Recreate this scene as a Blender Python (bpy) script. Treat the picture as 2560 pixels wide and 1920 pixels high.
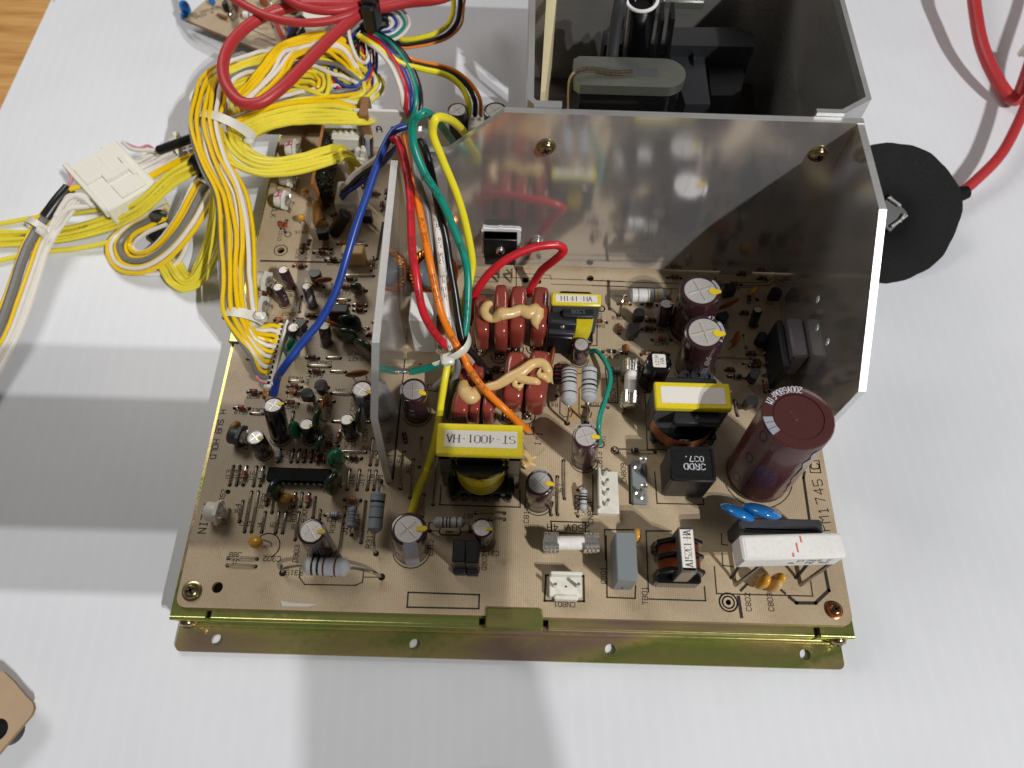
import bpy, math, random
from mathutils import Vector, Matrix, Euler, geometry
random.seed(7)
for o in list(bpy.data.objects): bpy.data.objects.remove(o)
SC = bpy.context.scene
COL = SC.collection
S = 0.001          # everything below is written in millimetres
HB = 14.5          # height of the board's top face above the sheet
# ---------------------------------------------------------------- camera
F_PX = 1865.18
CAM_E = Euler((0.476198576, -0.0153293671, 0.0243384899), 'XYZ')
CAM_P = Vector((116.066103, -47.9689975, 271.839737 + HB))
cd = bpy.data.cameras.new('camera'); cam = bpy.data.objects.new('camera', cd); COL.objects.link(cam)
cd.sensor_fit = 'HORIZONTAL'; cd.sensor_width = 36.0; cd.lens = F_PX / 2560 * 36.0
cd.clip_start = 0.01; cd.clip_end = 20
cam.location = CAM_P * S; cam.rotation_euler = CAM_E
SC.camera = cam
cd.dof.use_dof = True; cd.dof.focus_distance = 0.285; cd.dof.aperture_fstop = 11.0
# ---------------------------------------------------------------- world and lamps
w = bpy.data.worlds.new('World'); SC.world = w; w.use_nodes = True
bg = w.node_tree.nodes['Background']; bg.inputs[0].default_value = (1.0, 0.93, 0.84, 1); bg.inputs[1].default_value = 0.085
def lamp(name, loc, tgt, power, size, col, size_y=None):
    l = bpy.data.lights.new(name, 'AREA'); l.energy = power; l.color = col
    l.shape = 'RECTANGLE' if size_y else 'DISK'; l.size = size
    if size_y: l.size_y = size_y
    o = bpy.data.objects.new(name, l); COL.objects.link(o)
    o.location = Vector(loc) * S
    o.rotation_euler = (Vector(tgt) - Vector(loc)).to_track_quat('-Z', 'Y').to_euler()
    return o
KD = Vector((0.62, -0.55, 0.90)).normalized()
BC = Vector((130, 80, HB))
K1 = BC + KD * 2400 + Vector((-15, 75, 0)); K2 = BC + KD * 2400 + Vector((15, -75, 0))
lamp('ceiling_lamp', K1, BC, 22.5, 0.022, (1.0, 0.985, 0.965))
lamp('ceiling_lamp', K2, BC, 22.5, 0.022, (1.0, 0.985, 0.965))
lamp('fill_light', (-380, 680, 820), (40, 120, 0), 3.9, 0.5, (1.0, 0.955, 0.9), 0.4)  # soft fill added for other lamps and bounce, strongest at back left
vs = SC.view_settings; vs.view_transform = 'Standard'; vs.look = 'None'; vs.exposure = 0.0; vs.gamma = 1.0; vs.use_curve_mapping = False
SC.cycles.use_denoising = True
SC.cycles.max_bounces = 8
# ---------------------------------------------------------------- measuring: photograph point -> place at a height
ORG = dict(A=(560,400),B=(560,640),C=(560,900),D=(480,1140),E=(880,400),F=(880,640),G=(880,900),H=(840,1140),I=(1160,660),J=(1160,860),K=(1480,640),L=(1840,640),M=(1480,900),N=(1760,900),O=(1240,1100),Q=(1500,1180),R=(1760,1180))
SCL = {k: 5.53 for k in ORG}
ORG.update(a=(0,0),b=(440,0),c=(960,0),d=(1280,0),e=(1920,0),f=(0,400),g=(400,1360),h=(980,1340),i=(1560,1340),j=(0,1600),k=(680,240),l=(1180,540),s=(0,0))
SCL.update(a=3.456,b=3.456,c=3.456,d=3.456,e=2.073,f=3.456,g=3.456,h=3.456,i=3.456,j=5.185,k=3.687,l=7.373,s=1.0)
CAM_R = CAM_E.to_matrix()
def U(q):
    if isinstance(q, str):
        x, y = q[1:].split(','); k = q[0]
        return ORG[k][0] + float(x) / SCL[k], ORG[k][1] + float(y) / SCL[k]
    return q
def ray(q):
    u, v = U(q)
    return CAM_R @ Vector(((u - 1280) / F_PX, -(v - 960) / F_PX, -1.0))
def P(q, z=0.0):
    d = ray(q); return CAM_P + d * ((z + HB - CAM_P.z) / d.z)
def PY(q, y):
    d = ray(q); return CAM_P + d * ((y - CAM_P.y) / d.y)
def PX(q, x):
    d = ray(q); return CAM_P + d * ((x - CAM_P.x) / d.x)
def V(x, y, z): return Vector((x, y, z + HB))
# ---------------------------------------------------------------- materials
def lin(h):
    h = h.lstrip('#'); c = [int(h[i:i+2], 16) / 255 for i in (0, 2, 4)]
    return tuple(((x + 0.055) / 1.055) ** 2.4 if x > 0.04045 else x / 12.92 for x in c) + (1,)
MATS = {}
def mat(name, col, rough=0.45, metal=0.0, var=(60, 0.12), bump=None, coat=0.0, alpha=None, spec=0.5, emit=None):
    if name in MATS: return MATS[name]
    m = bpy.data.materials.new(name); m.use_nodes = True; MATS[name] = m
    nt = m.node_tree; N = nt.nodes; L = nt.links; b = N['Principled BSDF']
    b.inputs['Roughness'].default_value = rough; b.inputs['Metallic'].default_value = metal
    b.inputs['Specular IOR Level'].default_value = spec
    if coat: b.inputs['Coat Weight'].default_value = coat; b.inputs['Coat Roughness'].default_value = 0.05
    c = lin(col)
    tc = N.new('ShaderNodeTexCoord')
    no = N.new('ShaderNodeTexNoise'); no.inputs['Scale'].default_value = var[0] * 10; no.inputs['Detail'].default_value = 5
    L.new(tc.outputs['Object'], no.inputs['Vector'])
    mx = N.new('ShaderNodeMix'); mx.data_type = 'RGBA'
    a = var[1]
    mx.inputs[6].default_value = tuple(max(0, x * (1 - a)) for x in c[:3]) + (1,)
    mx.inputs[7].default_value = tuple(min(1, x * (1 + a)) for x in c[:3]) + (1,)
    L.new(no.outputs['Fac'], mx.inputs[0]); L.new(mx.outputs[2], b.inputs['Base Color'])
    rr = N.new('ShaderNodeMapRange'); rr.inputs[3].default_value = max(0, rough - 0.08); rr.inputs[4].default_value = min(1, rough + 0.1)
    n2 = N.new('ShaderNodeTexNoise'); n2.inputs['Scale'].default_value = 900; n2.inputs['Detail'].default_value = 3
    L.new(tc.outputs['Object'], n2.inputs['Vector']); L.new(n2.outputs['Fac'], rr.inputs[0]); L.new(rr.outputs[0], b.inputs['Roughness'])
    if bump:
        bn = N.new('ShaderNodeTexNoise'); bn.inputs['Scale'].default_value = bump[0]; bn.inputs['Detail'].default_value = 4
        L.new(tc.outputs['Object'], bn.inputs['Vector'])
        bp = N.new('ShaderNodeBump'); bp.inputs['Strength'].default_value = bump[1]; bp.inputs['Distance'].default_value = 0.0003
        L.new(bn.outputs['Fac'], bp.inputs['Height']); L.new(bp.outputs['Normal'], b.inputs['Normal'])
    if alpha is not None:
        b.inputs['Transmission Weight'].default_value = alpha
    return m
def mathn(N, L, op, a, b=None):
    n = N.new('ShaderNodeMath'); n.operation = op
    for i, x in enumerate((a, b)):
        if x is None: continue
        if isinstance(x, (int, float)): n.inputs[i].default_value = x
        else: L.new(x, n.inputs[i])
    return n.outputs[0]
def ramp(N, L, fac, stops):
    r = N.new('ShaderNodeValToRGB'); e = r.color_ramp.elements
    while len(e) < len(stops): e.new(0.5)
    for el, (p, c) in zip(e, stops): el.position = p; el.color = c
    L.new(fac, r.inputs[0]); return r.outputs[0]
def newmat(name):
    m = bpy.data.materials.new(name); m.use_nodes = True; MATS[name] = m
    nt = m.node_tree; return m, nt.nodes, nt.links, nt.nodes['Principled BSDF']
def noise(N, L, vec, scale, detail=4, rough=0.5):
    n = N.new('ShaderNodeTexNoise'); n.inputs['Scale'].default_value = scale; n.inputs['Detail'].default_value = detail; n.inputs['Roughness'].default_value = rough
    L.new(vec, n.inputs['Vector']); return n.outputs['Fac']
def mapping(N, L, vec, scale, rot=(0, 0, 0)):
    m = N.new('ShaderNodeMapping'); m.inputs['Scale'].default_value = scale; m.inputs['Rotation'].default_value = rot
    L.new(vec, m.inputs['Vector']); return m.outputs[0]
def bumpn(N, L, h, strength, dist, b):
    n = N.new('ShaderNodeBump'); n.inputs['Strength'].default_value = strength; n.inputs['Distance'].default_value = dist
    L.new(h, n.inputs['Height']); L.new(n.outputs[0], b.inputs['Normal'])
# printed board: tan laminate, faint hatch of the copper side showing through
def pcb_mat():
    m, N, L, b = newmat('pcb')
    tc = N.new('ShaderNodeTexCoord').outputs['Object']
    sx = N.new('ShaderNodeSeparateXYZ'); L.new(tc, sx.inputs[0])
    wob = noise(N, L, tc, 120, 2)
    s1 = mathn(N, L, 'SINE', mathn(N, L, 'ADD', mathn(N, L, 'MULTIPLY', sx.outputs[0], 2 * math.pi / 0.00078), mathn(N, L, 'MULTIPLY', wob, 2.0)))
    s2 = mathn(N, L, 'SINE', mathn(N, L, 'MULTIPLY', sx.outputs[1], 2 * math.pi / 0.0007))
    big = noise(N, L, tc, 28, 3)
    area = ramp(N, L, big, [(0.42, (0, 0, 0, 1)), (0.5, (1, 1, 1, 1))])
    st = mathn(N, L, 'ADD', mathn(N, L, 'MULTIPLY', s1, 0.10), mathn(N, L, 'MULTIPLY', s2, 0.035))
    st = mathn(N, L, 'MULTIPLY', st, mathn(N, L, 'ADD', mathn(N, L, 'MULTIPLY', area, 0.65), 0.35))
    blot = noise(N, L, tc, 45, 5, 0.6)
    fac = mathn(N, L, 'ADD', mathn(N, L, 'ADD', mathn(N, L, 'MULTIPLY', blot, 0.5), 0.25), st)
    col = ramp(N, L, fac, [(0.25, lin('#9e8a70')), (0.5, lin('#baa78a')), (0.75, lin('#ccbb9f'))])
    stn = ramp(N, L, noise(N, L, tc, 70, 6, 0.7), [(0.56, (1, 1, 1, 1)), (0.66, (0.86, 0.78, 0.68, 1)), (0.8, (0.72, 0.6, 0.48, 1))])
    dst = ramp(N, L, noise(N, L, tc, 2600, 2, 0.5), [(0.36, (0.8, 0.77, 0.72, 1)), (0.44, (1, 1, 1, 1))])
    q = col
    for k in (stn, dst):
        mm = N.new('ShaderNodeMix'); mm.data_type = 'RGBA'; mm.blend_type = 'MULTIPLY'; mm.inputs[0].default_value = 0.75
        L.new(q, mm.inputs[6]); L.new(k, mm.inputs[7]); q = mm.outputs[2]
    L.new(q, b.inputs['Base Color']); b.inputs['Roughness'].default_value = 0.42
    bumpn(N, L, noise(N, L, tc, 1500, 3), 0.06, 0.0002, b)
    return m
def alu_mat(name, rough, tint=(0.72, 0.72, 0.735), axis=0, metal=0.82):
    m, N, L, b = newmat(name)
    tc = N.new('ShaderNodeTexCoord').outputs['Object']
    sc = [60, 60, 60]
    for i in range(3): sc[i] = 25 if i == axis else 1800
    br = noise(N, L, mapping(N, L, tc, tuple(sc)), 1.0, 3)
    cl = noise(N, L, tc, 30, 5, 0.65)
    b.inputs['Metallic'].default_value = metal
    r = mathn(N, L, 'ADD', mathn(N, L, 'MULTIPLY', br, 0.06), mathn(N, L, 'MULTIPLY', cl, 0.16))
    L.new(mathn(N, L, 'ADD', r, rough - 0.12), b.inputs['Roughness'])
    vor = N.new('ShaderNodeTexVoronoi'); vor.inputs['Scale'].default_value = 160; L.new(tc, vor.inputs['Vector'])
    nick = ramp(N, L, vor.outputs['Distance'], [(0.03, (1, 1, 1, 1)), (0.07, (0, 0, 0, 1))])
    col = ramp(N, L, mathn(N, L, 'ADD', mathn(N, L, 'MULTIPLY', br, 0.4), mathn(N, L, 'MULTIPLY', cl, 0.6)),
               [(0.3, tuple(x * 0.82 for x in tint) + (1,)), (0.7, tuple(tint) + (1,))])
    L.new(col, b.inputs['Base Color'])
    h = mathn(N, L, 'ADD', br, mathn(N, L, 'MULTIPLY', nick, 0.8))
    bumpn(N, L, h, 0.10, 0.00006, b)
    tg = N.new('ShaderNodeTangent'); tg.direction_type = 'RADIAL'; tg.axis = 'X' if axis == 0 else 'Y'
    b.inputs['Anisotropic'].default_value = 0.6; L.new(tg.outputs[0], b.inputs['Tangent'])
    return m
def zinc_mat():
    m, N, L, b = newmat('zinc_plate')
    tc = N.new('ShaderNodeTexCoord').outputs['Object']
    n1 = noise(N, L, mapping(N, L, tc, (11, 40, 40)), 1.0, 2.5, 0.45)
    n2 = noise(N, L, tc, 420, 4, 0.6)
    f = mathn(N, L, 'ADD', n1, mathn(N, L, 'MULTIPLY', mathn(N, L, 'SUBTRACT', n2, 0.5), 0.12))
    col = ramp(N, L, f, [(0.30, lin('#b8a07c')), (0.40, lin('#b5a86c')), (0.47, lin('#a6ab62')), (0.52, lin('#9aa55c')), (0.60, lin('#ccbd80')), (0.70, lin('#b59a90')), (0.80, lin('#bcae70'))])
    L.new(col, b.inputs['Base Color']); b.inputs['Metallic'].default_value = 0.78
    L.new(mathn(N, L, 'ADD', mathn(N, L, 'MULTIPLY', n2, 0.2), 0.11), b.inputs['Roughness'])
    bumpn(N, L, n2, 0.12, 0.0002, b)
    return m
def sheet_mat():
    m, N, L, b = newmat('corrugated_plastic')
    tc = N.new('ShaderNodeTexCoord').outputs['Object']
    r = mapping(N, L, tc, (1, 1, 1), (0, 0, math.radians(-3.0)))
    sx = N.new('ShaderNodeSeparateXYZ'); L.new(r, sx.inputs[0])
    ph = mathn(N, L, 'MULTIPLY', sx.outputs[0], 1 / 0.0062)
    fr = mathn(N, L, 'FRACT', ph)
    fr = mathn(N, L, 'FRACT', mathn(N, L, 'ADD', ph, mathn(N, L, 'MULTIPLY', noise(N, L, tc, 9, 2), 0.9)))
    rib = ramp(N, L, fr, [(0.0, (1, 1, 1, 1)), (0.30, (0.15, 0.15, 0.15, 1)), (0.5, (0, 0, 0, 1)), (0.8, (0.2, 0.2, 0.2, 1)), (1.0, (1, 1, 1, 1))])
    dirt = noise(N, L, tc, 14, 5, 0.6)
    mx = N.new('ShaderNodeMix'); mx.data_type = 'RGBA'; mx.inputs[6].default_value = lin('#e2e5eb'); mx.inputs[7].default_value = lin('#e4e7ed')
    L.new(mathn(N, L, 'MULTIPLY', rib, 0.9), mx.inputs[0])
    m2 = N.new('ShaderNodeMix'); m2.data_type = 'RGBA'; m2.blend_type = 'MULTIPLY'; m2.inputs[0].default_value = 1
    L.new(mx.outputs[2], m2.inputs[6]); L.new(ramp(N, L, dirt, [(0.3, (0.94, 0.94, 0.95, 1)), (0.6, (1, 1, 1, 1))]), m2.inputs[7])
    vo = N.new('ShaderNodeTexVoronoi'); vo.inputs['Scale'].default_value = 22; L.new(tc, vo.inputs['Vector'])
    sp = ramp(N, L, vo.outputs['Distance'], [(0.012, (0.45, 0.43, 0.4, 1)), (0.022, (1, 1, 1, 1))])
    m3 = N.new('ShaderNodeMix'); m3.data_type = 'RGBA'; m3.blend_type = 'MULTIPLY'; m3.inputs[0].default_value = 1
    L.new(m2.outputs[2], m3.inputs[6]); L.new(sp, m3.inputs[7])
    scr = noise(N, L, mapping(N, L, tc, (260, 9, 9), (0, 0, 0.5)), 1.0, 4, 0.7)
    m4 = N.new('ShaderNodeMix'); m4.data_type = 'RGBA'; m4.blend_type = 'MULTIPLY'; m4.inputs[0].default_value = 1
    L.new(m3.outputs[2], m4.inputs[6]); L.new(ramp(N, L, scr, [(0.68, (1, 1, 1, 1)), (0.74, (0.93, 0.93, 0.92, 1))]), m4.inputs[7]); m3 = m4
    L.new(m3.outputs[2], b.inputs['Base Color']); b.inputs['Roughness'].default_value = 0.38
    bumpn(N, L, mathn(N, L, 'ADD', rib, mathn(N, L, 'MULTIPLY', noise(N, L, tc, 60, 3), 0.6)), 0.03, 0.0006, b)
    return m
def wood_mat():
    m, N, L, b = newmat('oak_wood')
    tc = N.new('ShaderNodeTexCoord').outputs['Object']
    v = mapping(N, L, tc, (12, 130, 40))
    n1 = noise(N, L, v, 1.0, 8, 0.65)
    n2 = noise(N, L, mapping(N, L, tc, (60, 900, 60)), 1.0, 4, 0.6)
    f = mathn(N, L, 'ADD', mathn(N, L, 'MULTIPLY', n1, 0.75), mathn(N, L, 'MULTIPLY', n2, 0.25))
    col = ramp(N, L, f, [(0.3, lin('#7d4f20')), (0.45, lin('#b98340')), (0.6, lin('#cfa05c')), (0.75, lin('#dcb67c'))])
    L.new(col, b.inputs['Base Color']); b.inputs['Roughness'].default_value = 0.4
    bumpn(N, L, n2, 0.2, 0.0003, b)
    return m
PCB = pcb_mat(); ALU = alu_mat('aluminium_plate', 0.13, (0.77, 0.77, 0.79), 0, 0.80); ALUX = alu_mat('aluminium_edge', 0.42, (0.68, 0.68, 0.675), 0, 0.78); ALUB = alu_mat('aluminium_box', 0.30, (0.62, 0.60, 0.575), 0, 0.8); ALUY = alu_mat('aluminium_side', 0.125, (0.74, 0.73, 0.71), 1, 0.82)
ZINC = zinc_mat(); SHEET = sheet_mat(); WOOD = wood_mat()
PCBE = mat('pcb_edge', '#8d6f4c', 0.6)
SILK = mat('silk_ink', '#2a2018', 0.6, var=(300, 0.3))
HOLE = mat('hole_dark', '#120c08', 0.9)
SLEEVE = mat('sleeve_brown', '#3a2228', 0.20, coat=0.5)
SLEEVEB = mat('sleeve_black', '#1d1a1e', 0.22, coat=0.5)
SLEEVEP = mat('sleeve_plum', '#43242c', 0.22, coat=0.5)
BIGS = mat('sleeve_chestnut', '#4d2b2a', 0.25, coat=0.4)
STRIPE = mat('sleeve_print', '#9d9dab', 0.3)
CANT = mat('can_top', '#c9c6c2', 0.46, 0.5, var=(200, 0.12))
CANL = mat('can_score', '#f0efec', 0.3, 0.6)
YDAB = mat('paint_yellow', '#e6c81e', 0.4, var=(400, 0.15))
LEAD = mat('tinned_lead', '#b9b1a4', 0.28, 1.0)
STEEL = mat('bright_nickel', '#dcdad6', 0.16, 0.86)
BLACK = mat('black_plastic', '#16171a', 0.35)
BLKG = mat('black_gloss', '#0e0f12', 0.14, coat=0.6, bump=(900, 0.25))
BLKM = mat('black_moulding', '#212328', 0.5, bump=(2500, 0.15))
DGREY = mat('dark_grey_plastic', '#3a3a40', 0.45)
GREYP = mat('grey_plastic', '#7d8488', 0.45, var=(150, 0.06))
WHITEP = mat('white_nylon', '#e4e2d6', 0.4, var=(80, 0.06))
CERAM = mat('white_ceramic', '#e6e5e2', 0.6, var=(250, 0.06), bump=(2500, 0.15))
NYLON = mat('cable_tie_nylon', '#d9d8cc', 0.3, var=(60, 0.05))
RBODY = mat('resistor_grey', '#b2b5b8', 0.5, var=(200, 0.07))
RBLUE = mat('resistor_blue', '#8b939b', 0.45)
RWHITE = mat('resistor_white', '#dadbd8', 0.45)
RBRN = mat('resistor_tan', '#8a5a38', 0.4, var=(300, 0.25))
RBRN2 = mat('resistor_dark', '#4a2f22', 0.4, var=(300, 0.25))
BBLK = mat('band_black', '#15130f', 0.4); BBRN = mat('band_brown', '#5a2c22', 0.4); BRED = mat('band_red', '#b0352c', 0.4); BGLD = mat('band_gold', '#9a8a70', 0.35); BGRY = mat('band_dark_grey', '#5c626a', 0.4)
FILM = mat('film_cap_red', '#8f3e33', 0.2, var=(90, 0.1), coat=0.6, bump=(260, 0.12))
GLUE = mat('glue_tan', '#d8b67a', 0.32, var=(220, 0.16), bump=(420, 0.45), coat=0.2)
GLUEB = mat('glue_brown', '#a9793c', 0.35, var=(220, 0.2))
TEAL = mat('dipped_teal', '#1a7a5c', 0.2, coat=0.7)
DGREEN = mat('dipped_dark_green', '#16301f', 0.16, coat=0.7)
DISC = mat('ceramic_disc_brown', '#9a5530', 0.35, var=(300, 0.1))
YTANT = mat('dipped_yellow', '#d2992c', 0.25, var=(150, 0.15), coat=0.4)
BLUED = mat('dipped_blue', '#1b78c4', 0.16, var=(80, 0.12), coat=0.8)
TAPE = mat('tape_yellow', '#e3cf28', 0.3, var=(70, 0.12))
PAPER = mat('label_paper', '#e8e3dc', 0.6, var=(100, 0.05))
INK = mat('label_ink', '#26221f', 0.6)
WINK = mat('print_white', '#d6d7e0', 0.5)
COPPER = mat('copper_wire', '#dd8a3a', 0.28, 1.0, var=(300, 0.2))
CUDARK = mat('copper_enamel', '#8a3f22', 0.3, 0.7, var=(300, 0.2))
CUFOIL = mat('copper_foil', '#a5633c', 0.32, 0.75, var=(80, 0.2))
FERR = mat('ferrite', '#4d4f50', 0.5, bump=(1200, 0.3))
BRASS = mat('zinc_screw', '#a99a74', 0.22, 1.0, var=(600, 0.25))
COPS = mat('copper_screw', '#a9714d', 0.25, 1.0, var=(600, 0.2))
CREAM = mat('cream_box', '#d0a86c', 0.5)
IVORY = mat('ivory_board', '#d9cfa6', 0.5, var=(60, 0.08))
YOKE = mat('core_clamp', '#8d9087', 0.34, 0.75, bump=(3000, 0.2))
RUBBER = mat('black_rubber', '#0c0c0d', 0.7, var=(8, 0.3), spec=0.22)
WY = mat('wire_yellow', '#ecdd48', 0.26, var=(30, 0.08)); WG = mat('wire_gold', '#f3cb10', 0.26, var=(30, 0.06)); WW = mat('wire_white', '#e6e1d8', 0.35, var=(30, 0.05)); WGR = mat('wire_grey', '#7b7a78', 0.4)
WK = mat('wire_black', '#161618', 0.3); WR = mat('wire_red', '#c9202c', 0.3, var=(30, 0.06)); WO = mat('wire_orange', '#f08318', 0.33, var=(30, 0.06)); WB = mat('wire_blue', '#1f4196', 0.3, var=(30, 0.08)); WT = mat('wire_teal', '#0a8f7c', 0.33, var=(30, 0.06)); WP = mat('wire_pink', '#d48a98', 0.4); WBR = mat('wire_brown', '#a85a34', 0.4); WY2 = mat('wire_lemon', '#f0e22e', 0.33, var=(30, 0.06))
HVR = mat('cable_red', '#b53236', 0.42, var=(40, 0.12), bump=(700, 0.12))
BLUEX = mat('plastic_blue', '#1b7fe0', 0.35, var=(100, 0.15))
SOLD = mat('solder', '#c9c8c4', 0.2, 1.0, bump=(900, 0.5))
WPASTE = mat('thermal_paste', '#eeeeee', 0.6, bump=(700, 0.5))
PINKM = mat('marker_pink', '#cf3f86', 0.5)
REDM = mat('marker_red', '#d8705f', 0.6)
SCORCH = mat('scorched_board', '#bd9f6e', 0.45, var=(160, 0.2))
# ---------------------------------------------------------------- mesh building (mm)
class MB:
    def __init__(s): s.v = []; s.f = []; s.m = []; s.mats = []; s.T = Matrix()
    def mi(s, m):
        if m not in s.mats: s.mats.append(m)
        return s.mats.index(m)
    def add(s, vs, fs, m, T=None):
        o = len(s.v); T = s.T @ T if T else s.T
        s.v += [T @ Vector(p) for p in vs]
        i = s.mi(m) if not isinstance(m, list) else None
        for k, f in enumerate(fs):
            s.f.append(tuple(o + j for j in f)); s.m.append(i if i is not None else s.mi(m[k]))
        return s
    def box(s, c, d, m, T=None, bev=0.0, taper=1.0):
        x, y, z = d[0] / 2, d[1] / 2, d[2] / 2; c = Vector(c)
        if bev <= 0:
            vs = [(-x,-y,-z),(x,-y,-z),(x,y,-z),(-x,y,-z),(-x*taper,-y*taper,z),(x*taper,-y*taper,z),(x*taper,y*taper,z),(-x*taper,y*taper,z)]
            fs = [(0,3,2,1),(4,5,6,7),(0,1,5,4),(1,2,6,5),(2,3,7,6),(3,0,4,7)]
        else:
            b = min(bev, x * .9, y * .9, z * .9); vs = []; fs = []
            def ring(zz, xx, yy, bb):
                pts = [(-xx+bb,-yy),(xx-bb,-yy),(xx,-yy+bb),(xx,yy-bb),(xx-bb,yy),(-xx+bb,yy),(-xx,yy-bb),(-xx,-yy+bb)]
                return [(p[0], p[1], zz) for p in pts]
            k = taper
            for zz, q, kk in ((-z, b, 1), (-z + b, 0, 1), (z - b, 0, k), (z, b, k)):
                vs += ring(zz, x * kk - q, y * kk - q, b if q == 0 else b * .8)
            for r in range(3):
                for i in range(8): fs.append((r*8+i, r*8+(i+1)%8, r*8+8+(i+1)%8, r*8+8+i))
            fs.append(tuple(reversed(range(8)))); fs.append(tuple(range(24, 32)))
        return s.add([Vector(p) + c for p in vs], fs, m, T)
    def lathe(s, prof, m, n=24, T=None, caps=True, a0=0.0, a1=2*math.pi):
        full = abs(a1 - a0 - 2 * math.pi) < 1e-6; k = n if full else n + 1
        vs = []; fs = []; ms = []
        for r, z in prof:
            for i in range(k):
                a = a0 + (a1 - a0) * i / n; vs.append((r * math.cos(a), r * math.sin(a), z))
        for j in range(len(prof) - 1):
            for i in range(n):
                i2 = (i + 1) % k if full else i + 1
                fs.append((j*k+i, j*k+i2, (j+1)*k+i2, (j+1)*k+i)); ms.append(m[j] if isinstance(m, list) else m)
        if caps and full:
            if prof[0][0] > 1e-6: fs.append(tuple(reversed(range(k)))); ms.append(m[0] if isinstance(m, list) else m)
            if prof[-1][0] > 1e-6: fs.append(tuple(range((len(prof)-1)*k, len(prof)*k))); ms.append(m[-1] if isinstance(m, list) else m)
        return s.add(vs, fs, ms, T)
    def tube(s, pts, r, m, n=8, res=6, caps=True, smooth=True, squash=1.0):
        P_ = spline(pts, res) if smooth and len(pts) > 2 else [Vector(p) for p in pts]
        N_ = len(P_); rr = r if callable(r) else (lambda t: r)
        t = (P_[1] - P_[0]).normalized(); up = Vector((0, 0, 1))
        if abs(t.dot(up)) > 0.95: up = Vector((0, 1, 0))
        a = (up - t * up.dot(t)).normalized(); vs = []; fs = []
        for i, p in enumerate(P_):
            t = ((P_[min(i+1, N_-1)] - P_[max(i-1, 0)])).normalized()
            a = (a - t * a.dot(t)).normalized(); b = t.cross(a); q = rr(i / (N_ - 1))
            for k in range(n):
                an = 2 * math.pi * k / n; vs.append(p + a * (q * squash * math.cos(an)) + b * (q * math.sin(an)))
        for i in range(N_ - 1):
            for k in range(n): fs.append((i*n+k, i*n+(k+1)%n, (i+1)*n+(k+1)%n, (i+1)*n+k))
        if caps: fs.append(tuple(reversed(range(n)))); fs.append(tuple(range((N_-1)*n, N_*n)))
        return s.add(vs, fs, m)
    def extr(s, outer, z0, z1, m, holes=(), T=None, side=None):
        loops = [[Vector((x, y, 0)) for x, y in outer]] + [[Vector((x, y, 0)) for x, y in h] for h in holes]
        tri = geometry.tessellate_polygon(loops); flat = [p for l in loops for p in l]; n = len(flat)
        vs = [(p.x, p.y, z0) for p in flat] + [(p.x, p.y, z1) for p in flat]; fs = []; ms = []
        for t in tri:
            a, b, c = (flat[i] for i in t); ccw = (b - a).cross(c - a).z > 0
            t = t if ccw else tuple(reversed(t))
            fs.append(tuple(i + n for i in t)); ms.append(m); fs.append(tuple(reversed(t))); ms.append(m)
        o = 0
        for l in loops:
            k = len(l); ar = sum(l[i].x * l[(i+1)%k].y - l[(i+1)%k].x * l[i].y for i in range(k))
            flip = (ar < 0) ^ (o > 0)
            for i in range(k):
                q = (o+i, o+(i+1)%k, n+o+(i+1)%k, n+o+i)
                fs.append(tuple(reversed(q)) if flip else q); ms.append(side or m)
            o += k
        return s.add(vs, fs, ms, T)
    def sup(s, c, d, m, e1=0.5, e2=0.5, n=20, k=12, T=None, warp=None):
        vs = []; fs = []; sg = lambda v, e: math.copysign(abs(v) ** e, v)
        for j in range(k + 1):
            ph = -math.pi / 2 + math.pi * j / k
            for i in range(n):
                th = 2 * math.pi * i / n; cp = sg(math.cos(ph), e1)
                p = Vector((d[0]/2 * cp * sg(math.cos(th), e2), d[1]/2 * cp * sg(math.sin(th), e2), d[2]/2 * sg(math.sin(ph), e1)))
                if warp: p = warp(p)
                vs.append(p + Vector(c))
        for j in range(k):
            for i in range(n): fs.append((j*n+i, j*n+(i+1)%n, (j+1)*n+(i+1)%n, (j+1)*n+i))
        return s.add(vs, fs, m, T)
    def ring(s, R, r, m, n=24, T=None): 
        pr = [(R + r * math.cos(a), r * math.sin(a)) for a in [2*math.pi*i/8 for i in range(9)]]
        return s.lathe(pr, m, n, T, caps=False)
    def build(s, name, parent=None, loc=(0, 0, 0), rot=None, ang=38, smooth=True):
        me = bpy.data.meshes.new(name)
        me.from_pydata([tuple(Vector(p) * S) for p in s.v], [], s.f); 
        for m in s.mats: me.materials.append(m)
        me.polygons.foreach_set('material_index', s.m)
        me.polygons.foreach_set('use_smooth', [smooth] * len(s.f))
        me.validate(); me.update()
        if smooth: me.set_sharp_from_angle(angle=math.radians(ang))
        return link(name, me, parent, loc, rot)
def link(name, me, parent=None, loc=(0, 0, 0), rot=None):
    o = bpy.data.objects.new(name, me); COL.objects.link(o); o.location = Vector(loc) * S
    if rot is not None:
        if isinstance(rot, Matrix): o.rotation_euler = rot.to_euler()
        else: o.rotation_euler = rot
    if parent: o.parent = parent
    return o
def thing(name, label, cat, group=None, loc=(0, 0, 0)):
    o = bpy.data.objects.new(name, None); COL.objects.link(o); o.location = Vector(loc) * S; o.empty_display_size = 0.01
    return tag(o, label, cat, group)
def tag(o, label=None, cat=None, group=None, kind=None):
    for k, v in (('label', label), ('category', cat), ('group', group), ('kind', kind)):
        if v: o[k] = v
    return o
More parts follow.
